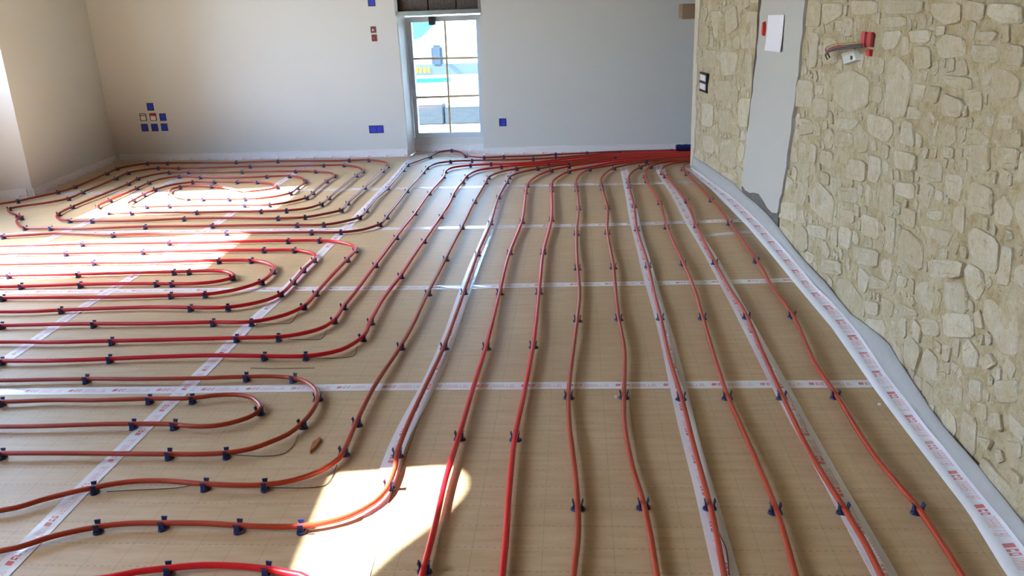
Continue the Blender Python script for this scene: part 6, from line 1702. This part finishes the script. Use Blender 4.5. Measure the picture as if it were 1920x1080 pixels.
# ------------------------------------------------------------------ things on the stone wall
def wall_frame(y):
    d = 0.05
    t = Vector((wx(y + d) - wx(y - d), 2 * d, 0)).normalized()
    n = Vector((-t.y, t.x, 0))          # towards the room
    return t, n
def wbox(name, parent, y, z, w, h, t0, t1, mat, bevel=0.0):
    """box on the right wall centred at (y, z); t0..t1 = distance off the wall"""
    t, n = wall_frame(y); c = Vector((wx(y), y, z))
    g = Geo()
    g.box(-w / 2, w / 2, t0, t1, -h / 2, h / 2, lambda a, b, q: t * a + n * b + Vector((0, 0, q)))
    o = g.build(name, mat, parent, bevel=bevel)
    return o, c
def quadc(q): return sum(p[0] for p in q) / len(q), sum(p[1] for p in q) / len(q)
sy, sz = quadc(ITEMS['switch'])
r = empty('switch_box', (wx(sy), sy, sz)); tag(r, 'dark double switch frame with two pale inserts, far end of the stone wall', 'switch')
W_, H_ = 0.20, 0.145
for nm, dy, dz, w, h, t1, mt in (('frame', 0, H_ / 2 - .008, W_, .016, .022, 'black'), ('frame', 0, 0, W_, .018, .022, 'black'), ('frame', 0, -H_ / 2 + .008, W_, .016, .022, 'black'), ('frame', -W_ / 2 + .012, 0, .024, H_, .022, 'black'),
                                 ('insert', .01, .034, W_ - .02, .048, .016, 'white_plastic'), ('insert', .01, -.034, W_ - .02, .048, .016, 'white_plastic')):
    o, c = wbox(nm, r, sy, sz, w, h, 0.0, t1, M[mt], 0.001)
    t, n = wall_frame(sy); o.location = t * dy + Vector((0, 0, dz))
py_, pz_ = quadc(ITEMS['paper'])
g = Geo()
yA, zA, yB, zB = 5.335, 1.25, 4.985, 1.05
v, f = [], []
for i in range(7):
    for j in range(7):
        y = yA + (yB - yA) * i / 6; z = zA + (zB - zA) * j / 6 + 0.01 * (i / 6)
        curl = 0.010 * (j / 6) ** 3 + 0.003 * math.sin(i * 1.3)
        v.append((wx(y) - 0.019 - curl, y, z))
for i in range(6):
    for j in range(6): a = i * 7 + j; f.append((a, a + 1, a + 8, a + 7))
nb = len(v); v += [(x + 0.0006, y, z) for x, y, z in v]; f += [tuple(nb + i for i in reversed(q)) for q in f]
o = mesh_obj('paper_sheet', v, f, M['paper'], None, True)
tag(o, 'white paper sheet taped to the grey plaster panel', 'paper')
ry, rz = ITEMS['redthing']
g = Geo()
ring = lambda off, s: [(wx(ry) - off, ry + 0.03 + 0.026 * s * math.cos(a), rz + 0.045 * s * math.sin(a)) for a in [2 * math.pi * i / 12 for i in range(12)]]
g.prism(ring(0.015, 1), ring(0.034, 0.8))
o = g.build('wall_plug', M['red_fit']); tag(o, 'small red oval fitting on the plaster panel, left of the paper', 'fitting')
by, bz = quadc(ITEMS['box'])
r = empty('junction_box', (wx(by), by, bz)); tag(r, 'red open junction box on the stone wall with wires hanging out', 'junction box')
for nm, dy, dz, w, h, t1, mt in (('side', 0.045, 0.0, .052, .062, .014, 'red_fit'), ('side', -0.035, 0.004, .05, .056, .014, 'red_fit'), ('back_plate', 0, 0, .14, .05, .010, 'brown_box'), ('tongue', -0.04, -.048, .045, .026, .016, 'red_fit')):
    o, c = wbox(nm, r, by, bz, w, h, 0.0, t1, M[mt], 0.002); t, n = wall_frame(by); o.location = t * dy + Vector((0, 0, dz))
def wires(pts, off, r_, mat, dz=0.0, sag=0.0):
    P = spline([(wx(a) - off - 0.05 * math.sin(math.pi * i / (len(pts) - 1)) - .01, a, b + dz) for i, (a, b) in enumerate(pts)], 0.02)
    c = Vector((wx(by), by, bz))
    o = tube('wire', [p - c for p in P], r_, mat, 6, r)
wires(ITEMS['wire'], 0.02, 0.0035, M['wire_grey']); wires(ITEMS['wire'], 0.03, 0.0030, M['wire_grey'], -0.008)
wires(ITEMS['wire2'], 0.02, 0.0025, M['wire_brown']); wires(ITEMS['wire2'], 0.03, 0.0025, M['wire_yellow'], 0.008); wires(ITEMS['wire2'], 0.026, 0.0022, M['red_fit'], -0.006)
hq = ITEMS['hole']; hy, hz_ = quadc(hq)
v = [(wx(a) - 0.018, a, b) for a, b in hq] + [(wx(a) + 0.0, hy + (a - hy) * 1.15, hz_ + (b - hz_) * 1.15) for a, b in hq]
f = [(0, 1, 2, 3), (0, 4, 5, 1), (1, 5, 6, 2), (2, 6, 7, 3), (3, 7, 4, 0), (7, 6, 5, 4)]
pr = empty('plaster_patch', (0, 0, 0)); tag(pr, 'pale grey plaster patch with a small hole under the junction box wires', 'plaster patch')
o = fix_normals(mesh_obj('patch', v, f, M['plaster_pat'], pr))
g = Geo(); g.box(wx(hy) - 0.0205, wx(hy) - 0.017, hy - 0.06, hy - 0.035, hz_ - 0.008, hz_ + 0.008); g.build('hole', M['black'], pr)
g = Geo(); g.box(0.858, 1.35, 7.16, 7.42, 1.185, 1.297)
o = g.build('wood_block', M['wood'], bevel=0.006); tag(o, 'brownish wooden beam end sticking out at the end of the stone wall', 'beam')

# ------------------------------------------------------------------ dark lines and small litter on the floor
def marking(pts, label):
    P = spline([(a, b, 0.0022) for a, b in pts], 0.03)
    o = tube('marking', P, 0.0012, M['marking'], 5); tag(o, label, 'marking', 'thin black markings on the film')  # dark curves taken for drawn lines, built as thin tubes
for pts, lab in MARKINGS: marking(pts, lab)
g = Geo()
cx_, cy_ = CHIP
v = [(0, -.055, .002), (.012, -.02, .002), (.016, .03, .002), (.004, .055, .002), (-.014, .02, .002), (-.008, -.03, .002)]
g.prism([(cx_ + a, cy_ + b, 0.001) for a, b, c in v], [(cx_ + a * .7, cy_ + b * .85, 0.008) for a, b, c in v])
o = g.build('wood_splinter', M['splinter']); tag(o, 'small brown wood splinter on the film near the near coil', 'splinter')
for (a, b), lab in CRUMBS:
    g = Geo()
    ring = [(a + 0.009 * math.cos(w) * random.uniform(.7, 1.2), b + 0.007 * math.sin(w) * random.uniform(.7, 1.2), 0.0005) for w in [math.pi * 2 * i / 7 for i in range(7)]]
    g.prism(ring, [(a + (p[0] - a) * .6, b + (p[1] - b) * .6, 0.007) for p in ring])
    o = g.build('plaster_crumb', M['paper']); tag(o, lab, 'crumb', 'white plaster crumbs')

# ------------------------------------------------------------------ outside the window
g = Geo(); g.box(-30, 30, 10.45, 40, -0.5, -0.2); g.box(-5.3, 30, 8.46, 10.45, -0.5, -0.02); 
struct(g.build('ground', M['ground']))
g = Geo(); g.box(-40, -5.4, -25, 10.40, -0.5, -0.2); struct(g.build('street', M['asphalt']))
g = Geo(); g.box(-16.0, -11.2, -14, 22, -0.2, 2.9); g.box(-14, 14, 19.0, 22, -0.2, 2.4); struct(g.build('wall_sky_blocker', M['sky_block']))  # unseen walls added to block low sky and dim the room
ow = empty('granite_kerb', (-1.5, 10.2, -0.02)); tag(ow, 'low wall of grey granite blocks outside behind the window', 'low wall')
xs_ = [-4.6, -3.7, -2.85, -1.575, -0.75, 0.2, 1.1]
for a, b in zip(xs_, xs_[1:]):
    g = Geo(); g.box(a + .008 + 1.5, b - .008 + 1.5, -0.02 + random.uniform(-.012, .012), 0.22, 0.0, 0.195 + random.uniform(-.006, .006) - 0.03 * (a + 1.5))
    g.build('block', M['granite'], ow, bevel=0.012)
# white van
van = empty('van', (-2.0, 11.4, -0.2)); tag(van, 'white delivery van with grey stripe parked outside behind the window', 'van')
def vp(name, geo, mat, bevel=0.0): return geo.build(name, mat, van, bevel=bevel)
g = Geo()                         # body outline (x, z) extruded in depth, front to the right
body = [(-3.2, 0.28), (2.0, 0.28), (2.05, 0.62), (1.9, 0.86), (0.95, 1.06), (0.15, 1.75), (-0.1, 1.98), (-3.15, 2.02), (-3.25, 1.7)]
g.prism([(a, 0.0, z) for a, z in body], [(a, 1.8, z) for a, z in body]); vp('body', g, M['car_white'], 0.04)
g = Geo(); w = [(-0.75, 1.08), (-0.2, 1.09), (0.0, 1.14), (0.18, 1.30), (0.16, 1.62), (-0.75, 1.66)]
g.prism([(a, -0.012, z) for a, z in w], [(a, 0.02, z) for a, z in w]); vp('side_window', g, M['dark_glass'], 0.004)
g = Geo(); g.box(-3.0, 1.85, -0.014, 0.02, 0.66, 0.80); vp('stripe', g, M['car_grey'])
g = Geo(); g.box(-3.0, 0.36, -0.016, 0.02, 0.565, 0.62); vp('stripe', g, M['car_blue'])
for i, (a, w_) in enumerate(((-0.24, .05), (-0.17, .035), (-0.115, .05), (-0.05, .03), (0.0, .045), (0.06, .03))):
    g = Geo(); g.box(a, a + w_, -0.019, 0.0, 0.70, 0.765); g.box(a + w_ * .3, a + w_ * .7, -0.0195, -0.001, 0.69, 0.70); vp('letter', g, M['car_yellow'])
g = Geo(); g.box(0.155, 0.30, -0.24, -0.10, 0.785, 1.05); vp('mirror', g, M['mirror'], 0.028)
g = Geo(); g.box(0.20, 0.25, -0.12, 0.02, 0.88, 0.93); vp('mirror_arm', g, M['black'], 0.008)
for xw in (-2.4, 1.25):
    g = Geo(); ringw = lambda y, r_: [(xw + r_ * math.cos(t_), y, 0.32 + r_ * math.sin(t_)) for t_ in [2 * math.pi * i / 24 for i in range(24)]]
    g.prism(ringw(-0.02, 0.32), ringw(0.22, 0.32)); wo_ = vp('wheel', g, M['tyre'])
    g = Geo(); g.prism(ringw(-0.03, 0.19), ringw(0.0, 0.19)); g.build('hubcap', M['car_grey'], wo_)
